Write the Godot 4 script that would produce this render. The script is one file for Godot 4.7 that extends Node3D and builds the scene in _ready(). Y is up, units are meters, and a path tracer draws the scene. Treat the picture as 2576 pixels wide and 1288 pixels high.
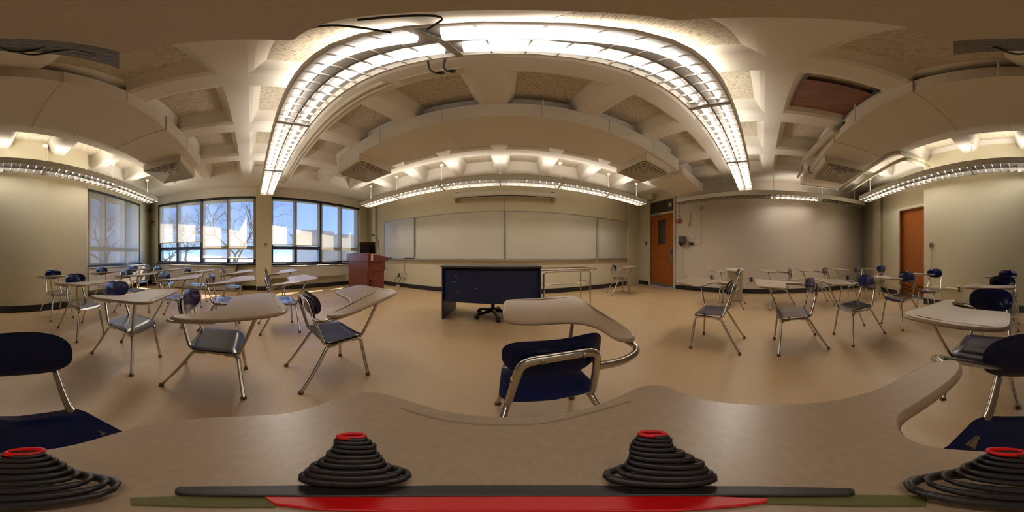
extends Node3D
# A classroom recorded as a full-turn panorama, built unrolled: the bearing round the middle of the room
# becomes the direction along one long scalloped hall, so that its four walls follow each other from end to end.
# Room plan: x to the right, y towards the whiteboards, h up, in metres; lay() gives the place in the unrolled hall.

const EYE := 0.95          # height of the lens over the floor
const TURN := 410.0        # plan units of one radian of bearing
const REACH := 750.0
const HEADING := -13.0

var xf := Transform3D()    # frame of the thing being built, in room plan
var side := 0              # which end of the hall a thing behind the middle belongs to (-1 or 1)
var base := Vector3.ZERO
var taken := {}
var M := {}

class MB:
	var v := PackedVector3Array()
	var n := PackedVector3Array()
	var i := PackedInt32Array()

	func add(p: Vector3, q: Vector3) -> int:
		v.append(p)
		n.append(q)
		return v.size() - 1

	func tri(a: int, b: int, c: int) -> void:
		i.append(a)
		i.append(b)
		i.append(c)

	func flat(a: Vector3, b: Vector3, c: Vector3) -> void:   # counter-clockwise from outside
		var q := (b - a).cross(c - a).normalized()
		var k := add(a, q)
		add(b, q)
		add(c, q)
		tri(k, k + 2, k + 1)

	func mesh(off: Vector3) -> ArrayMesh:
		var w := PackedVector3Array()
		w.resize(v.size())
		for k in v.size():
			w[k] = v[k] - off
		var a := []
		a.resize(Mesh.ARRAY_MAX)
		a[Mesh.ARRAY_VERTEX] = w
		a[Mesh.ARRAY_NORMAL] = n
		a[Mesh.ARRAY_INDEX] = i
		var m := ArrayMesh.new()
		m.add_surface_from_arrays(Mesh.PRIMITIVE_TRIANGLES, a)
		return m

func lay(x: float, y: float, h: float) -> Vector3:
	var l := atan2(x, y)
	if side < 0 and l > PI / 2:
		l -= TAU
	elif side > 0 and l < -PI / 2:
		l += TAU
	var d := maxf(sqrt(x * x + y * y), 0.03)
	var z := REACH / TURN * EYE / atan(EYE / d)
	return Vector3(z * (TURN * l + HEADING) / REACH, EYE + z * TURN / REACH * atan((h - EYE) / d), -z)

func R(x: float, y: float, h: float) -> Vector3:
	var p := xf * Vector3(x, y, h)
	return lay(p.x, p.y, p.z)

func RV(p: Vector3) -> Vector3:
	return R(p.x, p.y, p.z)

func gauge(p: Vector3) -> float:   # local scale of the unrolled plan across the line of bearing
	var q := xf * p
	var d := maxf(Vector2(q.x, q.y).length(), 0.03)
	var w := lay(q.x, q.y, q.z)
	return -w.z * TURN / (REACH * d) * cos(atan2(w.x, -w.z))

# ---------------------------------------------------------------- nodes
func numbered(called: String) -> String:
	var k: int = taken.get(called, -1) + 1
	taken[called] = k
	return called if k == 0 else "%s_%03d" % [called, k]

func tag(o: Node, label := "", category := "", group := "", kind := "") -> void:
	if label: o.set_meta("label", label)
	if category: o.set_meta("category", category)
	if group: o.set_meta("group", group)
	if kind: o.set_meta("kind", kind)

func thing(called: String, label: String, category: String, at: Vector3, group := "") -> Node3D:
	var o := Node3D.new()
	o.name = numbered(called)
	o.position = at
	base = at
	add_child(o)
	tag(o, label, category, group)
	return o

func setting(called: String, label := "", at := Vector3.ZERO) -> Node3D:
	var o := Node3D.new()
	o.name = numbered(called)
	o.position = at
	base = at
	add_child(o)
	tag(o, label, "", "", "structure")
	return o

func part(called: String, mb: MB, m: Material, parent: Node) -> MeshInstance3D:
	var o := MeshInstance3D.new()
	o.name = called
	o.mesh = mb.mesh(base)
	o.material_override = m
	parent.add_child(o, true)
	return o

func single(called: String, mb: MB, m: Material, label: String, category: String, group := "") -> MeshInstance3D:
	var lo := Vector3(INF, INF, INF)
	var hi := -lo
	for p in mb.v:
		lo = lo.min(p)
		hi = hi.max(p)
	base = Vector3((lo.x + hi.x) / 2, lo.y, (lo.z + hi.z) / 2)
	var o := part(numbered(called), mb, m, self)
	o.position = base
	tag(o, label, category, group)
	return o

# ---------------------------------------------------------------- shapes, in the frame xf of the room plan
func steps(a: Vector3, b: Vector3, res: float) -> int:
	return clampi(ceili((b - a).length() / res), 1, 60)

func grid(mb: MB, a: Vector3, b: Vector3, c: Vector3, d: Vector3, res := 0.16) -> void:   # counter-clockwise from outside
	var nu := maxi(steps(a, b, res), steps(d, c, res))
	var nv := maxi(steps(a, d, res), steps(b, c, res))
	var k0 := mb.v.size()
	var pts := PackedVector3Array()
	var skip := PackedByteArray()
	for j in nv + 1:
		for i in nu + 1:
			var p := a.lerp(b, float(i) / nu).lerp(d.lerp(c, float(i) / nu), float(j) / nv)
			var q := xf * p
			skip.append(1 if q.x * q.x + q.y * q.y < 0.004 else 0)
			pts.append(lay(q.x, q.y, q.z))
	var w := nu + 1
	for j in nv + 1:
		for i in nu + 1:
			var du := pts[j * w + mini(i + 1, nu)] - pts[j * w + maxi(i - 1, 0)]
			var dv := pts[mini(j + 1, nv) * w + i] - pts[maxi(j - 1, 0) * w + i]
			mb.add(pts[j * w + i], du.cross(dv).normalized())
	for j in nv:
		for i in nu:
			var p := j * w + i
			if skip[p] + skip[p + 1] + skip[p + w] + skip[p + w + 1] > 0 or absf(pts[p].x - pts[p + w + 1].x) > 3.0 or absf(pts[p + 1].x - pts[p + w].x) > 3.0:
				continue
			mb.tri(k0 + p, k0 + p + w + 1, k0 + p + 1)
			mb.tri(k0 + p, k0 + p + w, k0 + p + w + 1)

func face(mb: MB, a: Vector3, b: Vector3, c: Vector3, d: Vector3, mid: Vector3, res: float) -> void:   # turned away from mid
	if (b - a).cross(d - a).dot((a + b + c + d) / 4 - mid) < 0:
		grid(mb, a, d, c, b, res)
	else:
		grid(mb, a, b, c, d, res)

func box(mb: MB, x0: float, x1: float, y0: float, y1: float, h0: float, h1: float, bev := 0.0, res := 0.16) -> void:
	hexa(mb, [Vector3(x0, y0, h0), Vector3(x1, y0, h0), Vector3(x1, y1, h0), Vector3(x0, y1, h0), Vector3(x0, y0, h1), Vector3(x1, y0, h1), Vector3(x1, y1, h1), Vector3(x0, y1, h1)], bev, res)

func hexa(mb: MB, c: Array, bev := 0.0, res := 0.16) -> void:   # eight corners: four below, four above
	var mid := Vector3.ZERO
	for p: Vector3 in c:
		mid += p / 8.0
	var faces := [[0, 1, 2, 3], [4, 5, 6, 7], [0, 1, 5, 4], [1, 2, 6, 5], [2, 3, 7, 6], [3, 0, 4, 7]]
	if bev <= 0.0:
		for f in faces:
			face(mb, c[f[0]], c[f[1]], c[f[2]], c[f[3]], mid, res)
		return
	var ins := {}
	for fi in 6:
		var f: Array = faces[fi]
		var q := []
		for k in 4:
			var p: Vector3 = c[f[k]]
			var e1: Vector3 = (c[f[(k + 1) % 4]] as Vector3) - p
			var e2: Vector3 = (c[f[(k + 3) % 4]] as Vector3) - p
			q.append(p + e1.normalized() * minf(bev, e1.length() * 0.45) + e2.normalized() * minf(bev, e2.length() * 0.45))
			ins[fi * 8 + f[k]] = q[k]
		face(mb, q[0], q[1], q[2], q[3], mid, res)
	for fa in 6:
		for fb in range(fa + 1, 6):
			var com := []
			for k in faces[fa]:
				if k in faces[fb]:
					com.append(k)
			if com.size() == 2:
				face(mb, ins[fa * 8 + com[0]], ins[fa * 8 + com[1]], ins[fb * 8 + com[1]], ins[fb * 8 + com[0]], mid, res)
	for k in 8:
		var t := []
		for fi in 6:
			if k in faces[fi]:
				t.append(ins[fi * 8 + k])
		var a: Vector3 = t[0]
		var b: Vector3 = t[1]
		var d: Vector3 = t[2]
		if (b - a).cross(d - a).dot(a - mid) < 0:
			mb.flat(RV(a), RV(d), RV(b))
		else:
			mb.flat(RV(a), RV(b), RV(d))

func soft(pts: Array, rad: float, n := 5) -> Array:   # a bent rod: corners rounded
	var out := [pts[0]]
	for k in range(1, pts.size() - 1):
		var p: Vector3 = pts[k]
		var a: Vector3 = p.move_toward(pts[k - 1], minf(rad, p.distance_to(pts[k - 1]) * 0.48))
		var b: Vector3 = p.move_toward(pts[k + 1], minf(rad, p.distance_to(pts[k + 1]) * 0.48))
		for j in n + 1:
			var t := float(j) / n
			out.append(a.lerp(p, t).lerp(p.lerp(b, t), t))
	out.append(pts[-1])
	return out

func tube(mb: MB, path: Array, r0: float, r1 := -1.0, seg := 8, res := 0.12) -> void:
	r1 = r0 if r1 < 0 else r1
	var pts := [path[0]]
	for k in range(1, path.size()):
		var a: Vector3 = path[k - 1]
		var b: Vector3 = path[k]
		var m := steps(a, b, res)
		for j in range(1, m + 1):
			pts.append(a.lerp(b, float(j) / m))
	var w := PackedVector3Array()
	var rad := PackedFloat32Array()
	for k in pts.size():
		w.append(RV(pts[k]))
		rad.append(lerpf(r0, r1, float(k) / (pts.size() - 1)) * gauge(pts[k]))
	rod(mb, w, rad, seg)

func rod(mb: MB, w: PackedVector3Array, rad: PackedFloat32Array, seg: int) -> void:   # a swept round rod through places of the hall
	var last := w.size() - 1
	var up := Vector3.UP
	var k0 := mb.v.size()
	for k in w.size():
		var t := (w[mini(k + 1, last)] - w[maxi(k - 1, 0)]).normalized()
		if absf(t.dot(up)) > 0.95:
			up = Vector3(0.31, 0.2, 0.93).normalized() if absf(t.z) < 0.8 else Vector3.RIGHT
		var s := t.cross(up).normalized()
		up = s.cross(t).normalized()
		for j in seg:
			var a := TAU * j / seg
			var q := s * cos(a) + up * sin(a)
			mb.add(w[k] + q * rad[k], q)
	for k in last:
		for j in seg:
			var a := k0 + k * seg + j
			var b := k0 + k * seg + (j + 1) % seg
			mb.tri(a, b, a + seg)
			mb.tri(b, b + seg, a + seg)
	for e in [0, last]:
		var dir := (w[0] - w[1]).normalized() if e == 0 else (w[last] - w[last - 1]).normalized()
		var c := mb.add(w[e], dir)
		for j in seg:
			mb.add(mb.v[k0 + e * seg + j], dir)
		for j in seg:
			var a := c + 1 + j
			var b := c + 1 + (j + 1) % seg
			if e == 0:
				mb.tri(c, b, a)
			else:
				mb.tri(c, a, b)

func lathe(mb: MB, cx: float, cy: float, prof: Array, seg := 24) -> void:   # [radius, height] from below to above along the outside
	var k0 := mb.v.size()
	var pts := PackedVector3Array()
	for p in prof:
		for j in seg:
			var a := TAU * j / seg
			pts.append(R(cx + p[0] * cos(a), cy + p[0] * sin(a), p[1]))
	var rows := prof.size()
	for k in rows:
		for j in seg:
			var du := pts[k * seg + (j + 1) % seg] - pts[k * seg + (j + seg - 1) % seg]
			var dv := pts[mini(k + 1, rows - 1) * seg + j] - pts[maxi(k - 1, 0) * seg + j]
			var q := du.cross(dv)
			mb.add(pts[k * seg + j], q.normalized() if q.length() > 1e-9 else Vector3.UP)
	for k in rows - 1:
		for j in seg:
			var a := k0 + k * seg + j
			var b := k0 + k * seg + (j + 1) % seg
			mb.tri(a, b + seg, b)
			mb.tri(a, a + seg, b + seg)

func panel(mb: MB, o: Vector3, ax: Vector3, ay: Vector3, an: Vector3, hw: float, hh: float, power: float, bulge: Callable, thick: float, nr := 6, na := 28) -> void:
	# a moulded shell: rounded outline, both skins and the rim between them; an points out of the first skin
	for skin in 2:
		var k0 := mb.v.size()
		var pts := PackedVector3Array()
		for r in nr + 1:
			var t := float(r) / nr
			for j in na:
				var a := TAU * j / na
				var c := cos(a)
				var s := sin(a)
				var p := signf(c) * pow(absf(c), 2.0 / power) * t * hw
				var q := signf(s) * pow(absf(s), 2.0 / power) * t * hh
				var f: float = bulge.call(p / hw, q / hh) - (thick if skin else 0.0) - thick * 0.45 * pow(t, 8.0) * (1.0 if skin == 0 else -1.0)
				pts.append(RV(o + ax * p + ay * q + an * f))
		for r in nr + 1:
			for j in na:
				var du := pts[r * na + (j + 1) % na] - pts[r * na + (j + na - 1) % na]
				var dv := pts[maxi(r - 1, 0) * na + j] - pts[mini(r + 1, nr) * na + j]
				var q := du.cross(dv).normalized()
				if r == 0:
					q = (pts[2 * na] - pts[0]).cross(pts[2 * na + na / 4] - pts[0]).normalized()
				mb.add(pts[r * na + j], q if skin == 0 else -q)
				if r == 0 and skin == 1:
					mb.n[-1] = -(pts[2 * na] - pts[0]).cross(pts[2 * na + na / 4] - pts[0]).normalized()
		for r in nr:
			for j in na:
				var a := k0 + r * na + j
				var b := k0 + r * na + (j + 1) % na
				if skin == 0:
					mb.tri(a, b + na, a + na)
					mb.tri(a, b, b + na)
				else:
					mb.tri(a, a + na, b + na)
					mb.tri(a, b + na, b)
		if skin == 1:
			var e0 := k0 - na
			var e1 := k0 + nr * na
			for j in na:
				var a := e0 + j
				var b := e0 + (j + 1) % na
				var c := e1 + j
				var d := e1 + (j + 1) % na
				var q := (mb.v[b] - mb.v[a]).cross(mb.v[a] - mb.v[c]).normalized()
				var k := mb.add(mb.v[a], q)
				mb.add(mb.v[b], q)
				mb.add(mb.v[d], q)
				mb.add(mb.v[c], q)
				mb.tri(k, k + 1, k + 2)
				mb.tri(k, k + 2, k + 3)

func smooth_outline(o: Array, n := 4) -> PackedVector2Array:   # closed Catmull-Rom curve
	var out := PackedVector2Array()
	var m := o.size()
	for k in m:
		for j in n:
			out.append((o[k] as Vector2).cubic_interpolate(o[(k + 1) % m], o[(k + m - 1) % m], o[(k + 2) % m], float(j) / n))
	return out

func spot(world: bool, x: float, y: float, h: float) -> Vector3:   # in the room plan, or at its place in the hall
	return Vector3(x, h, -y) if world else R(x, y, h)

func plate(mb: MB, outline: PackedVector2Array, h0: float, h1: float, bev: float, world := false) -> void:   # flat board with a rounded edge
	if Geometry2D.is_polygon_clockwise(outline):
		outline.reverse()
	var m := outline.size()
	var inn := PackedVector2Array()
	for k in m:
		var t := (outline[(k + 1) % m] - outline[(k + m - 1) % m]).normalized()
		inn.append(outline[k] + Vector2(-t.y, t.x) * bev)
	var e := (h1 - h0)
	var rings := [[inn, h1], [null, h1 - e * 0.12], [outline, h1 - e * 0.38], [outline, h0 + e * 0.38], [null, h0 + e * 0.12], [inn, h0]]
	var pts := PackedVector3Array()
	for r in rings:
		for k in m:
			var q: Vector2 = inn[k].lerp(outline[k], 0.65) if r[0] == null else r[0][k]
			pts.append(spot(world, q.x, q.y, r[1]))
	var idx := Geometry2D.triangulate_polygon(inn)
	for s in [0, 5]:
		var k0 := mb.v.size()
		for k in m:
			var q: Vector2 = inn[k]
			var p: Vector3 = pts[s * m + k]
			var ex: Vector3 = spot(world, q.x + 0.01, q.y, rings[s][1]) - p
			var ey: Vector3 = spot(world, q.x, q.y + 0.01, rings[s][1]) - p
			mb.add(p, ex.cross(ey).normalized() * (1.0 if s == 0 else -1.0))
		for t in range(0, idx.size(), 3):
			var ccw := (inn[idx[t + 1]] - inn[idx[t]]).cross(inn[idx[t + 2]] - inn[idx[t]]) > 0
			if ccw == (s == 0):
				mb.tri(k0 + idx[t], k0 + idx[t + 2], k0 + idx[t + 1])
			else:
				mb.tri(k0 + idx[t], k0 + idx[t + 1], k0 + idx[t + 2])
	var b0 := mb.v.size()
	for r in 6:
		for k in m:
			var du := pts[r * m + (k + 1) % m] - pts[r * m + (k + m - 1) % m]
			var dv := pts[maxi(r - 1, 0) * m + k] - pts[mini(r + 1, 5) * m + k]
			mb.add(pts[r * m + k], du.cross(dv).normalized())
	for r in 5:
		for k in m:
			var a := b0 + r * m + k
			var b := b0 + r * m + (k + 1) % m
			mb.tri(a, b, b + m)
			mb.tri(a, b + m, a + m)

func mat(c: Color, rough := 0.8, metal := 0.0) -> StandardMaterial3D:
	var m := StandardMaterial3D.new()
	m.albedo_color = c
	m.roughness = rough
	m.metallic = metal
	return m

func noise_tex(seed_: int, freq: float, stops: Array, size := 512, octaves := 4, kind := FastNoiseLite.TYPE_SIMPLEX_SMOOTH, stretch := 1.0) -> ImageTexture:
	# a seamless picture of noise, coloured by [offset, colour] stops; stretch draws it out along its second axis
	var nz := FastNoiseLite.new()
	nz.seed = seed_
	nz.frequency = freq
	nz.noise_type = kind
	nz.fractal_octaves = octaves
	var im := nz.get_seamless_image(size, int(size / stretch)) if stretch > 1.0 else nz.get_seamless_image(size, size)
	im.convert(Image.FORMAT_RGB8)
	if stretch > 1.0:
		im.resize(size, size, Image.INTERPOLATE_CUBIC)
	var g := Gradient.new()
	g.offsets = PackedFloat32Array(stops.map(func(s): return s[0]))
	g.colors = PackedColorArray(stops.map(func(s): return s[1]))
	var lut := []
	for k in 256:
		lut.append(g.sample(k / 255.0))
	var data := im.get_data()
	for k in range(0, data.size(), 3):
		var c: Color = lut[data[k]]
		data[k] = c.r8
		data[k + 1] = c.g8
		data[k + 2] = c.b8
	return ImageTexture.create_from_image(Image.create_from_data(size, size, false, Image.FORMAT_RGB8, data))

func textured(t: Texture2D, scale: Vector3, rough := 0.8) -> StandardMaterial3D:
	var m := mat(Color.WHITE, rough)
	m.albedo_texture = t
	m.uv1_triplanar = true
	m.uv1_world_triplanar = true
	m.uv1_scale = scale
	return m

# ---------------------------------------------------------------- walls of the room plan
func wall_frame(o: Vector2, right: Vector2, into: Vector2) -> Transform3D:
	return Transform3D(Basis(Vector3(right.x, right.y, 0), Vector3(into.x, into.y, 0), Vector3(0, 0, 1)), Vector3(o.x, o.y, 0))

var FRONT := wall_frame(Vector2(0, 3.95), Vector2(1, 0), Vector2(0, 1))
var LEFT := wall_frame(Vector2(-4.5, 0), Vector2(0, 1), Vector2(-1, 0))
var RIGHT := wall_frame(Vector2(4.03, 0), Vector2(0, -1), Vector2(1, 0))
var BACK := wall_frame(Vector2(0, -2.63), Vector2(-1, 0), Vector2(0, -1))
var BAY := wall_frame(Vector2(0, -3.2), Vector2(-1, 0), Vector2(0, -1))
var NOOK := wall_frame(Vector2(0, -2.85), Vector2(-1, 0), Vector2(0, -1))

func along(w: Transform3D, b: float, t := 0.0) -> float:   # place along a wall for a bearing
	var l := (b - 1288.0 - HEADING) / TURN
	var o := w.affine_inverse() * Vector3.ZERO
	var d := w.basis.inverse() * Vector3(sin(l), cos(l), 0)
	return o.x + d.x * (t - o.y) / d.y

func rise(w: Transform3D, b: float, row: float, t := 0.0) -> float:   # height on a wall for a bearing and a tilt
	var l := (b - 1288.0 - HEADING) / TURN
	var o := w.affine_inverse() * Vector3.ZERO
	var d := w.basis.inverse() * Vector3(sin(l), cos(l), 0)
	return EYE + (t - o.y) / d.y * tan((644.0 - row) / TURN)

func slab(w: Transform3D, b0: float, b1: float, h0: float, h1: float, t0: float, t1: float, bev := 0.0) -> MB:
	xf = w
	var mb := MB.new()
	box(mb, along(w, b0, t0), along(w, b1, t0), t0, t1, h0, h1, bev)
	return mb

func slab_s(w: Transform3D, s0: float, s1: float, h0: float, h1: float, t0: float, t1: float, bev := 0.0, mb: MB = null) -> MB:
	xf = w
	mb = mb if mb else MB.new()
	box(mb, s0, s1, t0, t1, h0, h1, bev)
	return mb

func seat_at(w: Transform3D, s: float, t: float, h: float) -> Vector3:
	xf = w
	return R(s, t, h)

# ---------------------------------------------------------------- light, camera, materials
func _ready() -> void:
	var cam := Camera3D.new()
	cam.fov = rad_to_deg(2.0 * atan(644.0 / REACH))
	cam.near = 0.02
	cam.far = 300.0
	cam.position = Vector3(0, EYE, 0)
	add_child(cam)
	cam.current = true
	var sky := ProceduralSkyMaterial.new()
	sky.sky_top_color = Color(0.28, 0.47, 0.85)
	sky.sky_horizon_color = Color(0.52, 0.70, 0.95)
	sky.sky_curve = 0.22
	sky.ground_bottom_color = Color(0.62, 0.64, 0.62)
	sky.ground_horizon_color = Color(0.70, 0.78, 0.86)
	sky.sun_angle_max = 0.0
	sky.energy_multiplier = 1.0
	var env := Environment.new()
	env.background_mode = Environment.BG_SKY
	env.sky = Sky.new()
	env.sky.sky_material = sky
	env.background_energy_multiplier = 2.5
	env.tonemap_mode = Environment.TONE_MAPPER_LINEAR
	env.tonemap_exposure = 1.42
	env.sdfgi_enabled = true
	env.ssao_enabled = true
	env.ssil_enabled = true
	var we := WorldEnvironment.new()
	we.environment = env
	add_child(we)
	var sun := DirectionalLight3D.new()
	sun.light_color = Color(1.0, 0.95, 0.86)
	sun.light_energy = 5.0
	sun.light_angular_distance = 0.6
	sun.shadow_enabled = true
	sun.sky_mode = DirectionalLight3D.SKY_MODE_LIGHT_ONLY
	add_child(sun)
	sun.look_at_from_position(Vector3.ZERO, Vector3(0.36, -1.05, 1.0))
	materials()
	shell()
	ceiling()
	windows()
	doors()
	lamps()
	front_wall_things()
	right_wall_things()
	back_wall_things()
	furniture()
	chairs()
	camera_desk()
	overhead_things()
	outside()

func materials() -> void:
	M.wall = mat(Color8(218, 209, 180), 0.7)
	M.wall_pale = mat(Color8(214, 203, 188), 0.55)
	M.ceiling = mat(Color8(233, 227, 216), 0.85)
	M.duct = mat(Color8(230, 222, 208), 0.75)
	M.tile = textured(noise_tex(7, 0.055, [[0.0, Color8(138, 124, 102)], [0.28, Color8(160, 147, 125)], [0.37, Color8(206, 195, 174)], [1.0, Color8(214, 204, 184)]], 512, 3, FastNoiseLite.TYPE_SIMPLEX, 3.0), Vector3(1.5, 1.5, 1.5), 0.95)
	M.floor = textured(noise_tex(8, 0.10, [[0.0, Color8(158, 126, 86)], [0.3, Color8(184, 152, 110)], [0.45, Color8(193, 162, 120)], [0.6, Color8(196, 166, 125)], [0.8, Color8(201, 173, 132)], [1.0, Color8(210, 184, 146)]], 1024, 6), Vector3(0.7, 0.7, 0.7), 0.34)
	var fm: StandardMaterial3D = M.floor
	fm.roughness_texture = noise_tex(18, 0.008, [[0.0, Color(0.7, 0.7, 0.7)], [1.0, Color(1, 1, 1)]], 256)
	fm.roughness = 0.46
	M.base = mat(Color8(28, 28, 32), 0.45)
	M.white_board = mat(Color8(205, 200, 184), 0.22)
	M.alu = mat(Color8(176, 172, 162), 0.4, 0.6)
	M.chrome = mat(Color8(200, 196, 188), 0.16, 1.0)
	M.navy = mat(Color8(15, 26, 68), 0.14)
	M.navy.metallic_specular = 0.36
	M.laminate = textured(noise_tex(9, 0.12, [[0.0, Color8(158, 135, 110)], [1.0, Color8(170, 147, 122)]], 256, 3), Vector3(2, 2, 2), 0.3)
	M.laminate_edge = mat(Color8(164, 142, 118), 0.3)
	M.glide = mat(Color8(110, 84, 62), 0.4, 0.5)
	M.black = mat(Color8(18, 18, 20), 0.4)
	M.rubber = mat(Color8(38, 33, 34), 0.4)
	M.dark_frame = mat(Color8(42, 42, 52), 0.5)
	M.cream = mat(Color8(212, 202, 178), 0.6)
	M.ivory = mat(Color8(206, 196, 168), 0.5)
	M.white = mat(Color8(222, 218, 208), 0.5)
	M.grey = mat(Color8(92, 90, 88), 0.5)
	M.cabinet = mat(Color8(176, 170, 156), 0.5)
	M.heater = mat(Color8(188, 182, 168), 0.55)
	M.red = mat(Color8(178, 22, 24), 0.4)
	M.bright_red = mat(Color8(214, 14, 18), 0.35)
	M.oak = textured(noise_tex(10, 0.012, [[0.0, Color8(128, 66, 20)], [0.3, Color8(160, 88, 32)], [0.5, Color8(170, 96, 38)], [0.62, Color8(150, 82, 30)], [0.8, Color8(178, 104, 44)], [1.0, Color8(166, 92, 36)]], 512, 5), Vector3(2.6, 0.35, 2.6), 0.38)
	M.cherry = textured(noise_tex(11, 0.02, [[0.0, Color8(84, 20, 14)], [0.5, Color8(112, 30, 22)], [1.0, Color8(128, 40, 28)]], 256, 4), Vector3(3.0, 0.5, 3.0), 0.3)
	M.plywood = textured(noise_tex(12, 0.015, [[0.0, Color8(96, 48, 22)], [0.5, Color8(124, 66, 34)], [1.0, Color8(142, 78, 42)]], 256, 4), Vector3(0.5, 1.0, 2.0), 0.55)
	M.pine = mat(Color8(190, 136, 66), 0.6)
	M.slate = textured(noise_tex(13, 0.03, [[0.0, Color8(58, 54, 48)], [1.0, Color8(92, 86, 78)]], 256, 5), Vector3(1.5, 1.5, 1.5), 0.4)
	M.steel = mat(Color8(150, 148, 142), 0.35, 0.8)
	M.projector = textured(noise_tex(14, 0.05, [[0.0, Color8(196, 184, 166)], [1.0, Color8(206, 194, 176)]], 256, 3), Vector3(2, 2, 2), 0.6)
	M.vent_grey = mat(Color8(112, 106, 108), 0.6)
	M.vent_dark = mat(Color8(70, 66, 68), 0.6)
	M.louver = mat(Color8(142, 138, 132), 0.4)
	M.blade = mat(Color8(200, 194, 184), 0.4)
	M.lamp_tube = mat(Color8(250, 248, 244), 0.4)
	M.lamp_tube.emission_enabled = true
	M.lamp_tube.emission = Color(1.0, 0.95, 0.90)
	M.lamp_tube.emission_energy_multiplier = 3.0
	M.glass = mat(Color(0.9, 0.95, 0.95, 0.06), 0.02)
	M.glass.transparency = BaseMaterial3D.TRANSPARENCY_ALPHA
	M.shade = textured(noise_tex(15, 0.2, [[0.0, Color8(222, 214, 198)], [1.0, Color8(230, 223, 208)]], 256, 2), Vector3(6, 6, 6), 0.9)
	M.shade.albedo_color = Color(1, 1, 1, 0.56)
	M.shade.transparency = BaseMaterial3D.TRANSPARENCY_ALPHA
	M.shade.backlight_enabled = true
	M.shade.backlight = Color(0.9, 0.88, 0.84)
	M.shade_dense = M.shade.duplicate()
	M.shade_dense.albedo_color = Color(1, 1, 1, 0.88)
	M.bark = mat(Color8(70, 62, 58), 0.9)
	M.grass = mat(Color8(170, 178, 150), 0.9)
	M.brick = mat(Color8(190, 182, 172), 0.9)
	M.olive = mat(Color8(96, 92, 44), 0.6)

# ---------------------------------------------------------------- room shell
func outline(t: float, h: float) -> Array:   # the hall's outline in plan, a little into the walls
	var o := []
	side = -1
	for s in [[BACK, -0.75, 1.68], [BAY, 1.68, 4.5], [LEFT, -3.2, 3.95]]:
		xf = s[0]
		for k in 25:
			o.append(R(lerpf(s[1], s[2], k / 24.0), t, h))
	side = 1
	for s in [[FRONT, -4.5, 4.03], [RIGHT, -3.95, 2.85], [NOOK, -4.03, -1.73], [BACK, -1.73, 0.75]]:
		xf = s[0]
		for k in 25:
			o.append(R(lerpf(s[1], s[2], k / 24.0), t, h))
	o.append(Vector3(o[-1].x + 0.3, 0, 1.3))
	o.append(Vector3(o[0].x - 0.3, 0, 1.3))
	return o

func flat_slab(o: Array, y0: float, y1: float) -> MB:
	var p := PackedVector2Array()
	for q: Vector3 in o:
		p.append(Vector2(q.x, q.z))
	var clean := PackedVector2Array()
	for k in p.size():
		if clean.is_empty() or clean[-1].distance_to(p[k]) > 0.02:
			clean.append(p[k])
	var idx := Geometry2D.triangulate_polygon(clean)
	var mb := MB.new()
	for y in [y0, y1]:
		var up := Vector3.UP if y == y1 else Vector3.DOWN
		for t in range(0, idx.size(), 3):
			var a := Vector3(clean[idx[t]].x, y, clean[idx[t]].y)
			var b := Vector3(clean[idx[t + 1]].x, y, clean[idx[t + 1]].y)
			var c := Vector3(clean[idx[t + 2]].x, y, clean[idx[t + 2]].y)
			if (b - a).cross(c - a).dot(up) > 0:
				mb.flat(a, b, c)
			else:
				mb.flat(a, c, b)
	return mb

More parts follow.
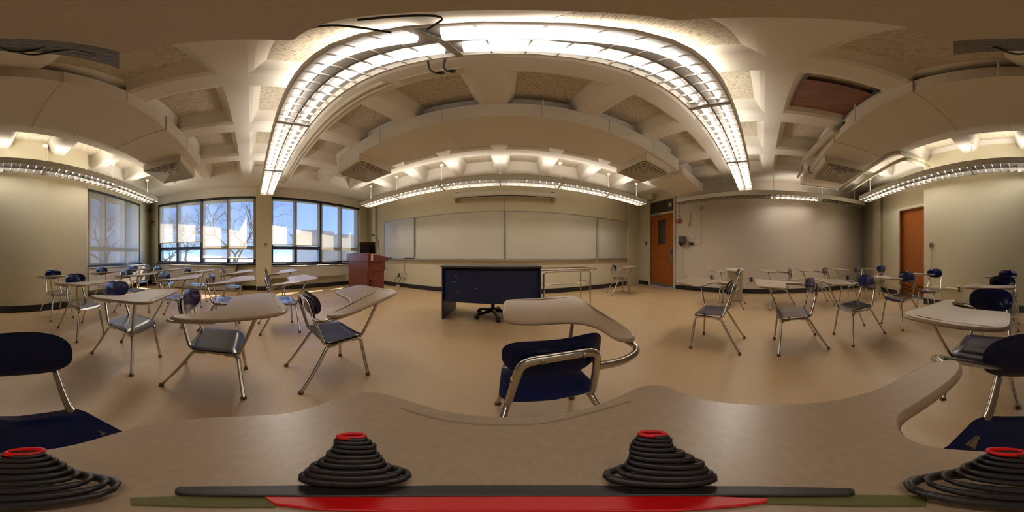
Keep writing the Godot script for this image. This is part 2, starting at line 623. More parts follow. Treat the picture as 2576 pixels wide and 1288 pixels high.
func shell() -> void:
	var o := outline(0.08, 0.0)
	var f := setting("floor", "beige speckled vinyl tile floor of the classroom")
	part("floor_slab", flat_slab(o, -0.12, 0.0), M.floor, f)
	var top := setting("roof_slab", "concrete slab above the ceiling")
	part("slab", flat_slab(outline(0.2, 0.0), 3.42, 3.6), M.ceiling, top)
	# added pale walls close the hall; behind the viewer they bounce light forward
	var rear := setting("added_rear_wall", "added pale wall closing the hall behind the viewer, bouncing light to the desk")
	var mb := MB.new()
	var a: Vector3 = o[0]
	var b: Vector3 = o[-3]
	plain_box(mb, Vector3(a.x - 0.45, 0, a.z - 0.3), Vector3(a.x - 0.30, 3.5, 1.3))
	plain_box(mb, Vector3(b.x + 0.30, 0, b.z - 0.3), Vector3(b.x + 0.45, 3.5, 1.3))
	plain_box(mb, Vector3(a.x - 0.45, 0, 1.2), Vector3(b.x + 0.45, 3.5, 1.4))
	plain_box(mb, Vector3(a.x - 0.45, 0, a.z - 0.3), Vector3(a.x + 0.15, 3.5, a.z - 0.15))
	plain_box(mb, Vector3(b.x - 0.15, 0, b.z - 0.3), Vector3(b.x + 0.45, 3.5, b.z - 0.15))
	part("wall_panel", mb, M.ceiling, rear)
	side = 1
	var w := setting("wall_front", "cream painted wall behind the whiteboards")
	part("wall_panel", slab_s(FRONT, -4.5, 4.03, 0, 3.6, 0, 0.15), M.wall, w)
	w = setting("wall_right", "pale greyish wall with the long dim lamp")
	part("wall_panel", slab_s(RIGHT, -3.95, -3.40, 0, 3.6, 0, 0.15), M.wall, w)
	part("wall_panel", slab_s(RIGHT, -3.40, -2.40, 2.74, 3.6, 0, 0.15), M.wall, w)
	part("wall_panel", slab_s(RIGHT, -2.40, 2.85, 0, 3.6, 0, 0.15), M.wall_pale, w)
	w = setting("wall_back_right", "cream wall with the louvred oak door")
	part("wall_panel", slab_s(NOOK, -4.03, along(NOOK, 2262), 0, 3.6, 0, 0.15), M.wall, w)
	part("wall_panel", slab_s(NOOK, along(NOOK, 2262), -1.70, 2.06, 3.6, 0, 0.15), M.wall, w)
	part("wall_panel", slab_s(BACK, -1.73, 0.85, 0, 3.6, 0, 0.15), M.wall, w)
	part("wall_return", slab_s(BACK, -1.73, -1.69, 0, 3.6, 0, 0.25), M.wall, w)
	part("pilaster", slab(NOOK, 2196, 2212, 0, 3.1, -0.08, 0.02), M.wall, w)
	side = -1
	w = setting("wall_back_left", "cream rear wall beside the shaded bay window")
	part("wall_panel", slab_s(BACK, -0.85, 1.68, 0, 3.6, 0, 0.15), M.wall, w)
	part("wall_ledge", slab_s(BACK, -0.85, along(BACK, 121, -0.03), 0, 3.6, -0.03, 0.02), M.wall, w)
	part("wall_return", slab_s(BACK, 1.64, 1.68, 0, 3.6, 0, 0.57), M.wall, w)
	var b0 := along(BAY, 222)
	var b1 := along(BAY, 353)
	part("wall_panel", slab_s(BAY, 1.6, b0, 0, 3.6, 0, 0.15), M.wall, w)
	part("wall_panel", slab_s(BAY, b0, b1, 0, 0.72, 0, 0.15), M.wall, w)
	part("wall_panel", slab_s(BAY, b0, b1, 2.62, 3.6, 0, 0.15), M.wall, w)
	part("wall_panel", slab_s(BAY, b1, 4.5, 0, 3.6, 0, 0.15), M.wall, w)
	w = setting("wall_left", "cream wall with the tall windows")
	var c := [along(LEFT, 397), along(LEFT, 645), along(LEFT, 681), along(LEFT, 905)]
	part("wall_panel", slab_s(LEFT, -3.2, c[0], 0, 3.6, 0, 0.22), M.wall, w)
	part("pillar", slab_s(LEFT, c[1] - 0.012, c[2] + 0.012, 0, 3.6, -0.10, 0.22), M.wall, w)
	part("wall_panel", slab_s(LEFT, c[3], 3.95, 0, 3.6, 0, 0.22), M.wall, w)
	for k in [0, 2]:
		part("wall_panel", slab_s(LEFT, c[k], c[k + 1], 0, 0.73, 0, 0.22), M.wall, w)
		part("window_bulkhead", slab_s(LEFT, c[k], c[k + 1], 2.68, 3.6, 0, 0.22), M.ceiling, w)
	# black rubber base strips
	for s in [["baseboard_front", FRONT, -4.5, 4.03, 1], ["baseboard_right", RIGHT, -2.38, 2.85, 1], ["baseboard_right", RIGHT, -3.95, -3.42, 1], ["baseboard_back_right", NOOK, -4.03, along(NOOK, 2256), 1], ["baseboard_back_right", BACK, -1.73, 0.85, 1],
		["baseboard_back_left", BACK, -0.85, 1.68, -1], ["baseboard_bay", BAY, 1.68, 4.5, -1], ["baseboard_left", LEFT, -3.2, 3.95, -1]]:
		side = s[4]
		var bb := setting(s[0], "black rubber base strip along the wall")
		part("base_strip", slab_s(s[1], s[2], s[3], 0.0, 0.12, -0.035 if s[0] == "baseboard_back_left" else -0.012, 0.02), M.base, bb)
	side = -1
	xf = LEFT
	var pb := MB.new()
	box(pb, c[1], c[2], -0.115, -0.08, 0, 0.12)
	part("base_strip", pb, M.base, setting("baseboard_pillar", "black rubber base strip round the window pillar"))
	# pipes and joints that run up the walls
	side = 1
	var tr := setting("trim_1", "pipe casing in the front corner by the windows")
	part("casing", slab(FRONT, 936, 944, 0.12, 2.9, -0.06, 0.0), M.wall, tr)
	tr = setting("trim_2", "corner casing beside the entrance door")
	part("casing", slab_s(FRONT, along(FRONT, 1582, -0.12), 4.03, 0, 3.1, -0.12, 0.0), M.wall, tr)

func plain_box(mb: MB, lo: Vector3, hi: Vector3) -> void:   # an upright box at its place in the hall
	var c := []
	for k in 8:
		c.append(Vector3(hi.x if k & 1 else lo.x, hi.y if k & 2 else lo.y, hi.z if k & 4 else lo.z))
	for f in [[0, 2, 3, 1], [4, 5, 7, 6], [0, 1, 5, 4], [2, 6, 7, 3], [0, 4, 6, 2], [1, 3, 7, 5]]:
		mb.flat(c[f[0]], c[f[1]], c[f[2]])
		mb.flat(c[f[0]], c[f[2]], c[f[3]])

# ---------------------------------------------------------------- waffle ceiling
const SOFFIT := 2.97
const PITCH := 0.945

func ceiling() -> void:
	var root := setting("ceiling", "white concrete waffle ceiling with square coffers")
	xf = Transform3D()
	for s in [-1, 1]:
		side = s
		for k in range(-4, 4):
			for j in range(-3, 4):
				var x0 := -0.125 + PITCH * k
				var y0 := -0.11 + PITCH * j
				if s < 0 and (x0 > 0.9 or (x0 > -0.2 and y0 > -0.2)) or s > 0 and (x0 < -2.0 or (x0 < -0.2 and y0 > -0.2)):
					continue
				coffer(root, x0, y0, j == -3 and x0 > -2.0, k == -4)
		var mb := MB.new()
		var strips := [[-4.75, -3.905, -3.3, 4.05], [-3.905, 0.5, 3.67, 4.05]] if s < 0 else [[3.655, 4.25, -3.1, 4.05], [-0.2, 3.655, 3.67, 4.05], [-2.0, 3.655, -3.1, -2.79]]
		if s < 0:
			strips.append([-3.905, 2.0, -3.4, -2.945])
		for q in strips:
			grid(mb, Vector3(q[0], q[2], SOFFIT), Vector3(q[0], q[3], SOFFIT), Vector3(q[1], q[3], SOFFIT), Vector3(q[1], q[2], SOFFIT), 0.15)
		part("edge_band", mb, M.ceiling, root)

func coffer(root: Node, x0: float, y0: float, short: bool, _edge: bool) -> void:
	var x1 := x0 + PITCH
	var y1 := y0 + PITCH
	var near := Vector2(x0 + 0.47, y0 + 0.47).length() < 1.6
	var res := 0.05 if near else 0.11
	if short:
		y0 += 0.15
	var a := [x0 + 0.095, x1 - 0.095, y0 + 0.095, y1 - 0.095]
	var b := [a[0] + 0.035, a[1] - 0.035, a[2] + 0.035, a[3] - 0.035]
	var c := [a[0] + 0.10, a[1] - 0.10, a[2] + 0.10, a[3] - 0.10]
	var D := SOFFIT + 0.27
	var mb := MB.new()
	var rect := func(r: Array, h: float) -> Array: return [Vector3(r[0], r[2], h), Vector3(r[1], r[2], h), Vector3(r[1], r[3], h), Vector3(r[0], r[3], h)]
	var o: Array = rect.call([x0, x1, y0, y1], SOFFIT)
	var r0: Array = rect.call(a, SOFFIT)
	var r1: Array = rect.call(b, SOFFIT + 0.04)
	var r2: Array = rect.call(c, D)
	for k in 4:
		var n := (k + 1) % 4
		grid(mb, o[k], r0[k], r0[n], o[n], res)
		grid(mb, r0[k], r1[k], r1[n], r0[n], res)
		grid(mb, r1[k], r2[k], r2[n], r1[n], res)
	if mb.i.is_empty():
		return
	var cof := part("coffer", mb, M.ceiling, root)
	var t := MB.new()
	var r3: Array = rect.call([c[0] + 0.015, c[1] - 0.015, c[2] + 0.015, c[3] - 0.015], D - 0.012)
	grid(t, r3[0], r3[3], r3[2], r3[1], res)
	for k in 4:
		grid(t, r2[k], r3[k], r3[(k + 1) % 4], r2[(k + 1) % 4], res * 2)
	if not t.i.is_empty():
		part("acoustic_tile", t, M.tile, cof)

# ---------------------------------------------------------------- windows and blinds
func windows() -> void:
	side = -1
	var sets := [
		["window_1", LEFT, [397.0, 448.0, 509.0, 575.0, 645.0], 0.73, 2.68, 1.18, 0.10],
		["window_2", LEFT, [681.0, 743.0, 806.0, 857.0, 905.0], 0.73, 2.68, 1.18, 0.10],
		["window_3", BAY, [222.0, 262.0, 312.0, 353.0], 0.72, 2.62, 1.13, 0.07],
	]
	for s in sets:
		var w: Transform3D = s[1]
		var bs: Array = s[2]
		var t: float = s[6]
		var root := setting(s[0], "tall dark-framed window with panes above and below a rail")
		var n := bs.size() - 1
		var e0 := along(w, bs[0])
		var e1 := along(w, bs[n])
		part("head_frame", slab_s(w, e0, e1, s[4] - 0.06, s[4], t - 0.03, t + 0.05), M.dark_frame, root)
		part("sill_frame", slab_s(w, e0, e1, s[3], s[3] + 0.05, t - 0.03, t + 0.05), M.dark_frame, root)
		part("rail", slab_s(w, e0, e1, s[5] - 0.05, s[5] + 0.05, t - 0.03, t + 0.05), M.dark_frame, root)
		for k in n + 1:
			var c := along(w, bs[k], t)
			var hw := 0.055 if n == 4 and k == 2 else 0.04
			c = clampf(c, e0 + hw, e1 - hw)
			part("mullion", slab_s(w, c - hw, c + hw, s[3], s[4], t - 0.035, t + 0.14), M.dark_frame, root)
		for k in n:
			for q in [[s[3], s[5]], [s[5], s[4]]]:
				part("pane", slab_s(w, along(w, bs[k], t) , along(w, bs[k + 1], t), q[0], q[1], t + 0.005, t + 0.011), M.glass, root)
		part("sill", slab_s(w, e0 - 0.02, e1 + 0.02, s[3] - 0.03, s[3] + 0.012, -0.05, t), M.base, root)
		part("unseen_canopy", slab_s(w, e0, e1, s[4], s[4] + 0.1, t + 0.05, 0.40 if s[0] == "window_2" else 0.56), M.dark_frame, root)  # out of view, its depth set to shade the top of the blinds
	var blinds := [
		[LEFT, 398.5, 508.0, 610.0, 450.0, "half-lowered pale roller blind next to the camera pillar, two bare panes below"],
		[LEFT, 510.5, 643.0, 650.0, 640.0, "roller blind lowered to just above the sill over a leafless tree"],
		[LEFT, 682.0, 804.5, 615.5, 690.0, "half-lowered roller blind right of the window pillar, blue sky behind"],
		[LEFT, 807.5, 904.0, 656.0, 820.0, "roller blind lowered all the way beside the wooden lectern"],
		[BAY, 223.0, 352.0, 667.0, 290.0, "dense white roller blind covering the whole three-pane bay window"],
	]
	for q in blinds:
		var w: Transform3D = q[0]
		var top := 2.60 if w == LEFT else 2.56
		var t := 0.035 if w == LEFT else 0.02
		var low := rise(w, q[4], q[3], t)
		var s0 := along(w, q[1], t)
		var s1 := along(w, q[2], t)
		var o := thing("roller_blind", q[5], "blind", seat_at(w, (s0 + s1) / 2, t, low), "window blinds")
		var mb := MB.new()
		xf = w
		grid(mb, Vector3(s0, t, low), Vector3(s1, t, low), Vector3(s1, t, top), Vector3(s0, t, top), 0.1)
		part("fabric", mb, M.shade if w == LEFT else M.shade_dense, o)
		part("roller", slab_s(w, s0, s1, top, top + 0.07, t - 0.03, t + 0.03, 0.015), M.dark_frame, o)
		part("hem_bar", slab_s(w, s0, s1, low - 0.012, low + 0.012, t - 0.008, t + 0.008, 0.004), M.cream, o)
	# heating cabinets below the windows
	var o2 := thing("radiator_cabinet", "long grey sliding-door radiator cabinet under the first tall window", "radiator", seat_at(LEFT, -1.0, -0.2, 0))
	var s0 := along(LEFT, 420, -0.22)
	var s1 := along(LEFT, 592, -0.22)
	part("body", slab_s(LEFT, s0, s1, 0.02, 0.66, -0.22, -0.02, 0.008), M.cabinet, o2)
	part("top", slab_s(LEFT, s0 - 0.02, s1 + 0.02, 0.66, 0.69, -0.24, -0.02, 0.006), M.cabinet, o2)
	for k in 2:
		var a := lerpf(s0, s1, k * 0.5) + 0.02
		var d := part("sliding_door", slab_s(LEFT, a, a + (s1 - s0) / 2 - 0.04, 0.06, 0.62, -0.235 + 0.008 * k, -0.215, 0.004), M.cabinet, o2)
		part("finger_pull", slab_s(LEFT, a + (0.05 if k == 0 else (s1 - s0) / 2 - 0.12), a + (0.08 if k == 0 else (s1 - s0) / 2 - 0.09), 0.36, 0.46, -0.238, -0.226), M.grey, d)
	for q in [[LEFT, 684.0, 875.0, 0.34, "cream wall convector under the window beside the lectern"], [BAY, 222.0, 374.0, 0.16, "grey wall convector under the white shaded bay window"]]:
		var w: Transform3D = q[0]
		s0 = along(w, q[1], -0.12)
		s1 = along(w, q[2], -0.12)
		var o := thing("wall_convector", q[4], "radiator", seat_at(w, (s0 + s1) / 2, -0.12, q[3]))
		part("body", slab_s(w, s0, s1, q[3], 0.66, -0.16, -0.005, 0.01), M.heater, o)
		part("grille", slab_s(w, s0, s1, 0.665, 0.69, -0.17, -0.005, 0.004), M.cabinet, o)
	single("shelf_tray", slab(LEFT, 565, 596, 0.70, 0.745, -0.21, -0.06, 0.008), M.black, "flat dark tray lying on the radiator cabinet", "tray")
	# small fittings on the window pillars
	var cb := thing("security_camera", "small black dome camera on a bracket in the window corner", "camera", seat_at(LEFT, along(LEFT, 383), -0.12, 2.0))
	side = -1
	xf = LEFT
	var cs := along(LEFT, 383)
	var ch := rise(LEFT, 383, 533)
	var mb2 := MB.new()
	box(mb2, cs - 0.05, cs + 0.05, -0.06, 0.0, ch + 0.06, ch + 0.16, 0.01)
	part("bracket", mb2, M.cabinet, cb)
	mb2 = MB.new()
	lathe(mb2, cs, -0.12, [[0.001, ch - 0.05], [0.04, ch - 0.03], [0.055, ch + 0.01], [0.05, ch + 0.06], [0.001, ch + 0.07]], 16)
	part("dome", mb2, M.black, cb)
	var sg := thing("wall_sign", "small white sign with red heading below the dome camera", "sign", seat_at(LEFT, cs, -0.01, rise(LEFT, 384, 573)))
	part("plate", slab(LEFT, 379, 389, rise(LEFT, 384, 573), rise(LEFT, 384, 556), -0.012, 0.0), M.white, sg)
	part("red_heading", slab(LEFT, 379.3, 388.7, rise(LEFT, 384, 562), rise(LEFT, 384, 556.3), -0.015, -0.005), M.red, sg)
	letters(sg, "CCTV", LEFT, 380.6, rise(LEFT, 384, 569), 0.055, M.black, -0.014)
	var al := thing("pull_station", "small red and cream alarm plate on the window pillar", "alarm", seat_at(LEFT, along(LEFT, 668), -0.12, 1.2))
	part("plate", slab(LEFT, 663.5, 671.5, rise(LEFT, 668, 622, -0.1), rise(LEFT, 668, 610, -0.1), -0.115, -0.1, 0.003), M.ivory, al)
	part("red_lens", slab(LEFT, 666, 670, rise(LEFT, 668, 617, -0.1), rise(LEFT, 668, 612, -0.1), -0.122, -0.11, 0.003), M.red, al)

func letters(parent: Node, text: String, w: Transform3D, b: float, h: float, size: float, m: Material, t: float) -> void:
	# raised lettering laid along a wall, vertex by vertex
	var tm := TextMesh.new()
	tm.text = text
	var f := SystemFont.new()
	f.font_names = PackedStringArray(["Droid Sans"])
	f.font_weight = 700
	tm.font = f
	tm.font_size = 32
	tm.pixel_size = 0.01
	tm.depth = 0.02
	tm.horizontal_alignment = HORIZONTAL_ALIGNMENT_LEFT
	var a := tm.get_mesh_arrays()
	var v: PackedVector3Array = a[Mesh.ARRAY_VERTEX]
	var ix: PackedInt32Array = a[Mesh.ARRAY_INDEX]
	xf = w
	var s := along(w, b, t)
	var k := size / 0.23
	var mb := MB.new()
	for q in range(0, ix.size(), 3):
		var p := []
		for e in 3:
			var c := v[ix[q + e]]
			p.append(R(s + c.x * k, t - c.z * k * 0.3, h + (c.y + 0.11) * k))
		mb.flat(p[0], p[2], p[1])
	part("lettering", mb, m, parent)

# ---------------------------------------------------------------- doors
func doors() -> void:
	side = 1
	var w := RIGHT
	var s0 := along(w, 1636)
	var s1 := along(w, 1695)
	var d := setting("door_1", "orange oak classroom door with narrow vision panel and dark transom", seat_at(w, (s0 + s1) / 2, 0, 0))
	part("jamb", slab_s(w, s0 - 0.05, s0, 0, 2.74, -0.03, 0.1, 0.006), M.cream, d)
	part("jamb", slab_s(w, s1, s1 + 0.05, 0, 2.74, -0.03, 0.1, 0.006), M.cream, d)
	part("head", slab_s(w, s0 - 0.05, s1 + 0.05, 2.70, 2.76, -0.03, 0.1, 0.006), M.cream, d)
	part("transom_bar", slab_s(w, s0, s1, 2.24, 2.30, -0.02, 0.08, 0.004), M.cream, d)
	part("transom_panel", slab_s(w, s0, s1, 2.30, 2.70, 0.03, 0.05), M.slate, d)
	var p0 := along(w, 1655.5)
	var p1 := along(w, 1673.5)
	var g0 := rise(w, 1665, 615)
	var g1 := rise(w, 1665, 553)
	var leaf := MB.new()
	slab_s(w, s0 + 0.005, p0, 0.1, 2.235, 0.02, 0.065, 0.0, leaf)
	slab_s(w, p1, s1 - 0.005, 0.1, 2.235, 0.02, 0.065, 0.0, leaf)
	slab_s(w, p0, p1, 0.1, g0, 0.02, 0.065, 0.0, leaf)
	slab_s(w, p0, p1, g1, 2.235, 0.02, 0.065, 0.0, leaf)
	part("leaf", leaf, M.oak, d)
	part("vision_pane", slab_s(w, p0, p1, g0, g1, 0.04, 0.046), M.slate, d)
	var fr := MB.new()
	slab_s(w, p0 - 0.012, p0 + 0.006, g0 - 0.012, g1 + 0.012, 0.012, 0.03, 0.0, fr)
	slab_s(w, p1 - 0.006, p1 + 0.012, g0 - 0.012, g1 + 0.012, 0.012, 0.03, 0.0, fr)
	slab_s(w, p0, p1, g0 - 0.012, g0 + 0.006, 0.012, 0.03, 0.0, fr)
	slab_s(w, p0, p1, g1 - 0.006, g1 + 0.012, 0.012, 0.03, 0.0, fr)
	part("pane_bead", fr, M.oak, d)
	part("kick_plate", slab_s(w, s0 + 0.005, s1 - 0.005, 0.01, 0.1, 0.012, 0.065, 0.003), M.steel, d)
	var lk := part("lock_plate", slab(w, 1684.5, 1694, rise(w, 1689, 660), rise(w, 1689, 628), -0.01, 0.02, 0.006), M.steel, d)
	part("keypad", slab(w, 1685.5, 1692.5, rise(w, 1689, 641), rise(w, 1689, 630), -0.028, -0.006, 0.006), M.grey, lk)
	var lv := MB.new()
	xf = w
	var lh := rise(w, 1689, 648)
	var ls := along(w, 1689)
	tube(lv, soft([Vector3(ls, 0.0, lh), Vector3(ls, -0.06, lh), Vector3(ls - 0.12, -0.065, lh)], 0.03), 0.011)
	part("lever", lv, M.chrome, lk)
	var cl := part("closer", slab(w, 1641, 1657, rise(w, 1649, 544), rise(w, 1649, 537), -0.04, 0.02, 0.006), M.alu, d)
	var ar := MB.new()
	xf = w
	var c0 := along(w, 1652)
	tube(ar, [Vector3(c0, -0.03, 2.22), Vector3(c0 - 0.12, -0.16, 2.26), Vector3(c0 - 0.28, -0.02, 2.30)], 0.009)
	part("closer_arm", ar, M.alu, cl)
	for hh in [0.35, 1.1, 1.95]:
		part("hinge", slab_s(w, s0 - 0.012, s0 + 0.008, hh, hh + 0.1, -0.012, 0.02, 0.003), M.steel, d)
	var sb := part("transom_plate", slab(w, 1681.5, 1689, rise(w, 1685, 520), rise(w, 1685, 510), 0.0, 0.035, 0.004), M.ivory, d)
	sb.set_meta("label", "small ivory plate on the dark transom")
	# door with the louvre
	w = NOOK
	s0 = along(w, 2265)
	s1 = along(w, 2325)
	d = setting("door_2", "orange oak door with a louvred bottom panel in the rear wall", seat_at(w, (s0 + s1) / 2, 0, 0))
	part("jamb", slab_s(w, s0 - 0.05, s0, 0, 2.07, -0.03, 0.12, 0.006), M.cream, d)
	part("head", slab_s(w, s0 - 0.05, s1 + 0.06, 2.02, 2.08, -0.03, 0.12, 0.006), M.cream, d)
	var lo := rise(w, 2295, 741)
	var hi := rise(w, 2295, 714)
	leaf = MB.new()
	slab_s(w, s0, s1 + 0.06, hi, 2.02, 0.03, 0.075, 0.0, leaf)
	slab_s(w, s0, s1 + 0.06, 0.1, lo, 0.03, 0.075, 0.0, leaf)
	slab_s(w, s0, s0 + 0.08, lo, hi, 0.03, 0.075, 0.0, leaf)
	slab_s(w, s1 - 0.05, s1 + 0.06, lo, hi, 0.03, 0.075, 0.0, leaf)
	part("leaf", leaf, M.oak, d)
	part("kick_plate", slab_s(w, s0, s1 + 0.06, 0.01, 0.1, 0.025, 0.075, 0.003), M.steel, d)
	part("added_louvre_backing", slab_s(w, s0 + 0.06, s1, lo - 0.02, hi + 0.02, 0.066, 0.075), M.black, d)  # added black sheet stops light from outside showing between the slats
	for k in 8:
		var y := lerpf(lo, hi, (k + 0.5) / 8.0)
		xf = w
		var mb := MB.new()
		hexa(mb, [Vector3(s0 + 0.08, 0.025, y - 0.018), Vector3(s1 - 0.05, 0.025, y - 0.018), Vector3(s1 - 0.05, 0.06, y + 0.002), Vector3(s0 + 0.08, 0.06, y + 0.002), Vector3(s0 + 0.08, 0.025, y - 0.008), Vector3(s1 - 0.05, 0.025, y - 0.008), Vector3(s1 - 0.05, 0.06, y + 0.012), Vector3(s0 + 0.08, 0.06, y + 0.012)])
		part("louvre_slat", mb, M.oak, d)
	var kb := MB.new()
	xf = w
	var kh := rise(w, 2322, 662)
	tube(kb, [Vector3(s1 - 0.03, 0.03, kh), Vector3(s1 - 0.03, -0.05, kh)], 0.022, 0.03)
	part("knob", kb, M.steel, d)

# ---------------------------------------------------------------- lamps
func lamp(called: String, label: String, frame: Transform3D, x0: float, x1: float, y0: float, y1: float, hb: float, lit: Array, power: float, up_power: float, blade_step := 0.122) -> void:
	xf = frame
	var mid := (x0 + x1) / 2
	var root := thing(called, label, "lamp", R(mid, (y0 + y1) / 2, hb), "long hanging ceiling lamps")
	var top := hb + 0.115
	var side_m: Material = M.white
	for q in [[y0, y0 + 0.012], [y1 - 0.012, y1]]:
		var mb := MB.new()
		box(mb, x0, x1, q[0], q[1], hb, top, 0.0, 0.08)
		part("side_rail", mb, side_m, root)
	var mb := MB.new()
	box(mb, x0, x1, y0, y1, top - 0.008, top, 0.0, 0.08)
	part("top_tray", mb, M.louver, root)
	mb = MB.new()
	var ym := (y0 + y1) / 2
	hexa(mb, [Vector3(x0, ym - 0.006, hb + 0.008), Vector3(x1, ym - 0.006, hb + 0.008), Vector3(x1, ym + 0.006, hb + 0.008), Vector3(x0, ym + 0.006, hb + 0.008), Vector3(x0, ym - 0.04, top - 0.01), Vector3(x1, ym - 0.04, top - 0.01), Vector3(x1, ym + 0.04, top - 0.01), Vector3(x0, ym + 0.04, top - 0.01)], 0.0, 0.08)
	part("spine", mb, M.louver, root)
	for x in [x0, x1]:
		mb = MB.new()
		box(mb, x - 0.006, x + 0.006, y0, y1, hb, top)
		part("end_cap", mb, side_m, root)
	var n := maxi(1, roundi((x1 - x0) / 1.22))
	var L := (x1 - x0) / n
	for k in range(1, n):
		mb = MB.new()
		box(mb, x0 + k * L - 0.012, x0 + k * L + 0.012, y0, y1, hb - 0.004, hb + 0.012)
		part("joint_bar", mb, M.cabinet, root)
	for k in n + 1:
		var hx := clampf(x0 + k * L, x0 + 0.25, x1 - 0.25)
		mb = MB.new()
		tube(mb, [Vector3(hx, ym, top), Vector3(hx, ym, SOFFIT + 0.02)], 0.006)
		var hr := part("hanger_rod", mb, M.white, root)
		mb = MB.new()
		lathe(mb, hx, ym, [[0.001, SOFFIT - 0.03], [0.035, SOFFIT - 0.02], [0.045, SOFFIT + 0.01]], 12)
		part("canopy_cup", mb, M.white, hr)
	var nb := roundi((x1 - x0) / blade_step)
	for k in range(1, nb):
		var bx := lerpf(x0, x1, float(k) / nb)
		mb = MB.new()
		box(mb, bx - 0.0025, bx + 0.0025, y0 + 0.012, y1 - 0.012, hb + 0.004, hb + 0.04, 0.0, 0.1)
		part("blade", mb, M.blade, root)
	var halves := n * 2
	for k in halves:
		if not (lit.is_empty() or (k in lit)):
			continue
		var a := x0 + L * 0.5 * k + (0.03 if k % 2 == 0 else 0.0)
		var b := x0 + L * 0.5 * (k + 1) - (0.03 if k % 2 == 1 else 0.0)
		for yy in [lerpf(y0, y1, 0.25), lerpf(y0, y1, 0.75)]:
			xf = frame
			mb = MB.new()
			tube(mb, [Vector3(a, yy, hb + 0.075), Vector3(b, yy, hb + 0.075)], 0.014, -1, 8, 0.06)
			part("lamp_tube", mb, M.lamp_tube, root)
			strip_light(Vector3(a, yy, hb + 0.052), Vector3(b, yy, hb + 0.052), 0.028, power / 2, false)
		xf = frame
		strip_light(Vector3(a, ym, top + 0.02), Vector3(b, ym, top + 0.02), 0.2, up_power, true)
		mb = MB.new()
		box(mb, a, b, ym - 0.1, ym + 0.1, top + 0.001, top + 0.006, 0.0, 0.1)
		part("unseen_top_lens", mb, M.unseen_lens, root)  # out of view on top, set to light the ceiling over the lamp

func strip_light(a: Vector3, b: Vector3, width: float, power: float, up: bool) -> void:
	var pieces := 3 if Vector2((xf * a).x, (xf * a).y).length() < 1.2 or Vector2((xf * b).x, (xf * b).y).length() < 1.2 else 1
	for k in pieces:
		var p := RV(a.lerp(b, float(k) / pieces))
		var q := RV(a.lerp(b, float(k + 1) / pieces))
		var l := AreaLight3D.new()
		l.name = "strip_light"
		var x := (q - p).normalized()
		var z := (Vector3.DOWN if up else Vector3.UP)
		z = (z - x * z.dot(x)).normalized()
		l.transform = Transform3D(Basis(x, z.cross(x), z), (p + q) / 2)
		l.area_size = Vector2((q - p).length() * 0.97, width)
		l.light_color = Color(1.0, 0.97, 0.925)
		l.light_energy = power * (q - p).length()
		l.area_range = 40.0
		l.area_attenuation = 2.0
		l.shadow_enabled = true
		add_child(l, true)

func unseen_rear_lamp() -> void:
	# unseen lamp behind the viewer, placed to light the camera desk
	var o := thing("unseen_lamp", "unseen flat lamp behind the viewer, placed to light the camera desk", "lamp", Vector3(0, 2.30, 0.55))
	var mb := MB.new()
	plain_box(mb, Vector3(-1.5, 2.33, 0.38), Vector3(1.5, 2.42, 0.72))
	part("housing", mb, M.white, o)
	mb = MB.new()
	plain_box(mb, Vector3(-1.45, 2.322, 0.41), Vector3(1.45, 2.33, 0.69))
	part("lamp_diffuser", mb, M.unseen_lens, o)
	for x in [-1.2, 1.2]:
		mb = MB.new()
		rod(mb, PackedVector3Array([Vector3(x, 2.42, 0.55), Vector3(x, 3.42, 0.55)]), PackedFloat32Array([0.01, 0.01]), 8)
		part("hanger_rod", mb, M.white, o)
	var l := AreaLight3D.new()
	l.name = "unseen_panel_light"
	l.transform = Transform3D(Basis(Vector3.RIGHT, Vector3.FORWARD, Vector3.UP), Vector3(0, 2.315, 0.55))
	l.area_size = Vector2(2.9, 0.28)
	l.light_color = Color(1.0, 0.97, 0.925)
	l.light_energy = 0.75
	l.area_range = 40.0
	l.area_attenuation = 2.0
	l.shadow_enabled = true
	add_child(l, true)

func lamps() -> void:
	M.unseen_lens = mat(Color8(240, 236, 228), 0.5)
	M.unseen_lens.emission_enabled = true
	M.unseen_lens.emission = Color(1.0, 0.94, 0.86)
	M.unseen_lens.emission_energy_multiplier = 0.8
	unseen_rear_lamp()
	var id := Transform3D()
	side = 0
	lamp("louvre_lamp", "long twin-tube louvre lamp passing over the middle of the class", id, -3.65, 3.36, 0.20, 0.50, 2.39, [], 0.42, 0.13, 0.1)
	side = 1
	lamp("louvre_lamp", "long louvre lamp hanging in front of the whiteboards", id, -3.54, 3.29, 2.83, 3.14, 2.39, [], 0.42, 0.2)
	side = -1
	lamp("louvre_lamp", "louvre lamp along the rear wall, end towards the shaded bay window", id, -3.5, 0.6, -2.55, -2.24, 2.39, [], 0.42, 0.2)
	side = 1
	lamp("louvre_lamp", "louvre lamp along the rear wall, end towards the louvred door", id, -0.6, 3.35, -2.55, -2.24, 2.39, [], 0.42, 0.2)
	var y0 := along(RIGHT, 1706, -0.35)
	var y1 := along(RIGHT, 2172, -0.35)
	lamp("louvre_lamp", "mostly dark wall lamp over the blank right wall, one tube lit", RIGHT, y0, y1, -0.42, -0.14, 2.38, [4, 5], 0.3, 0.06)

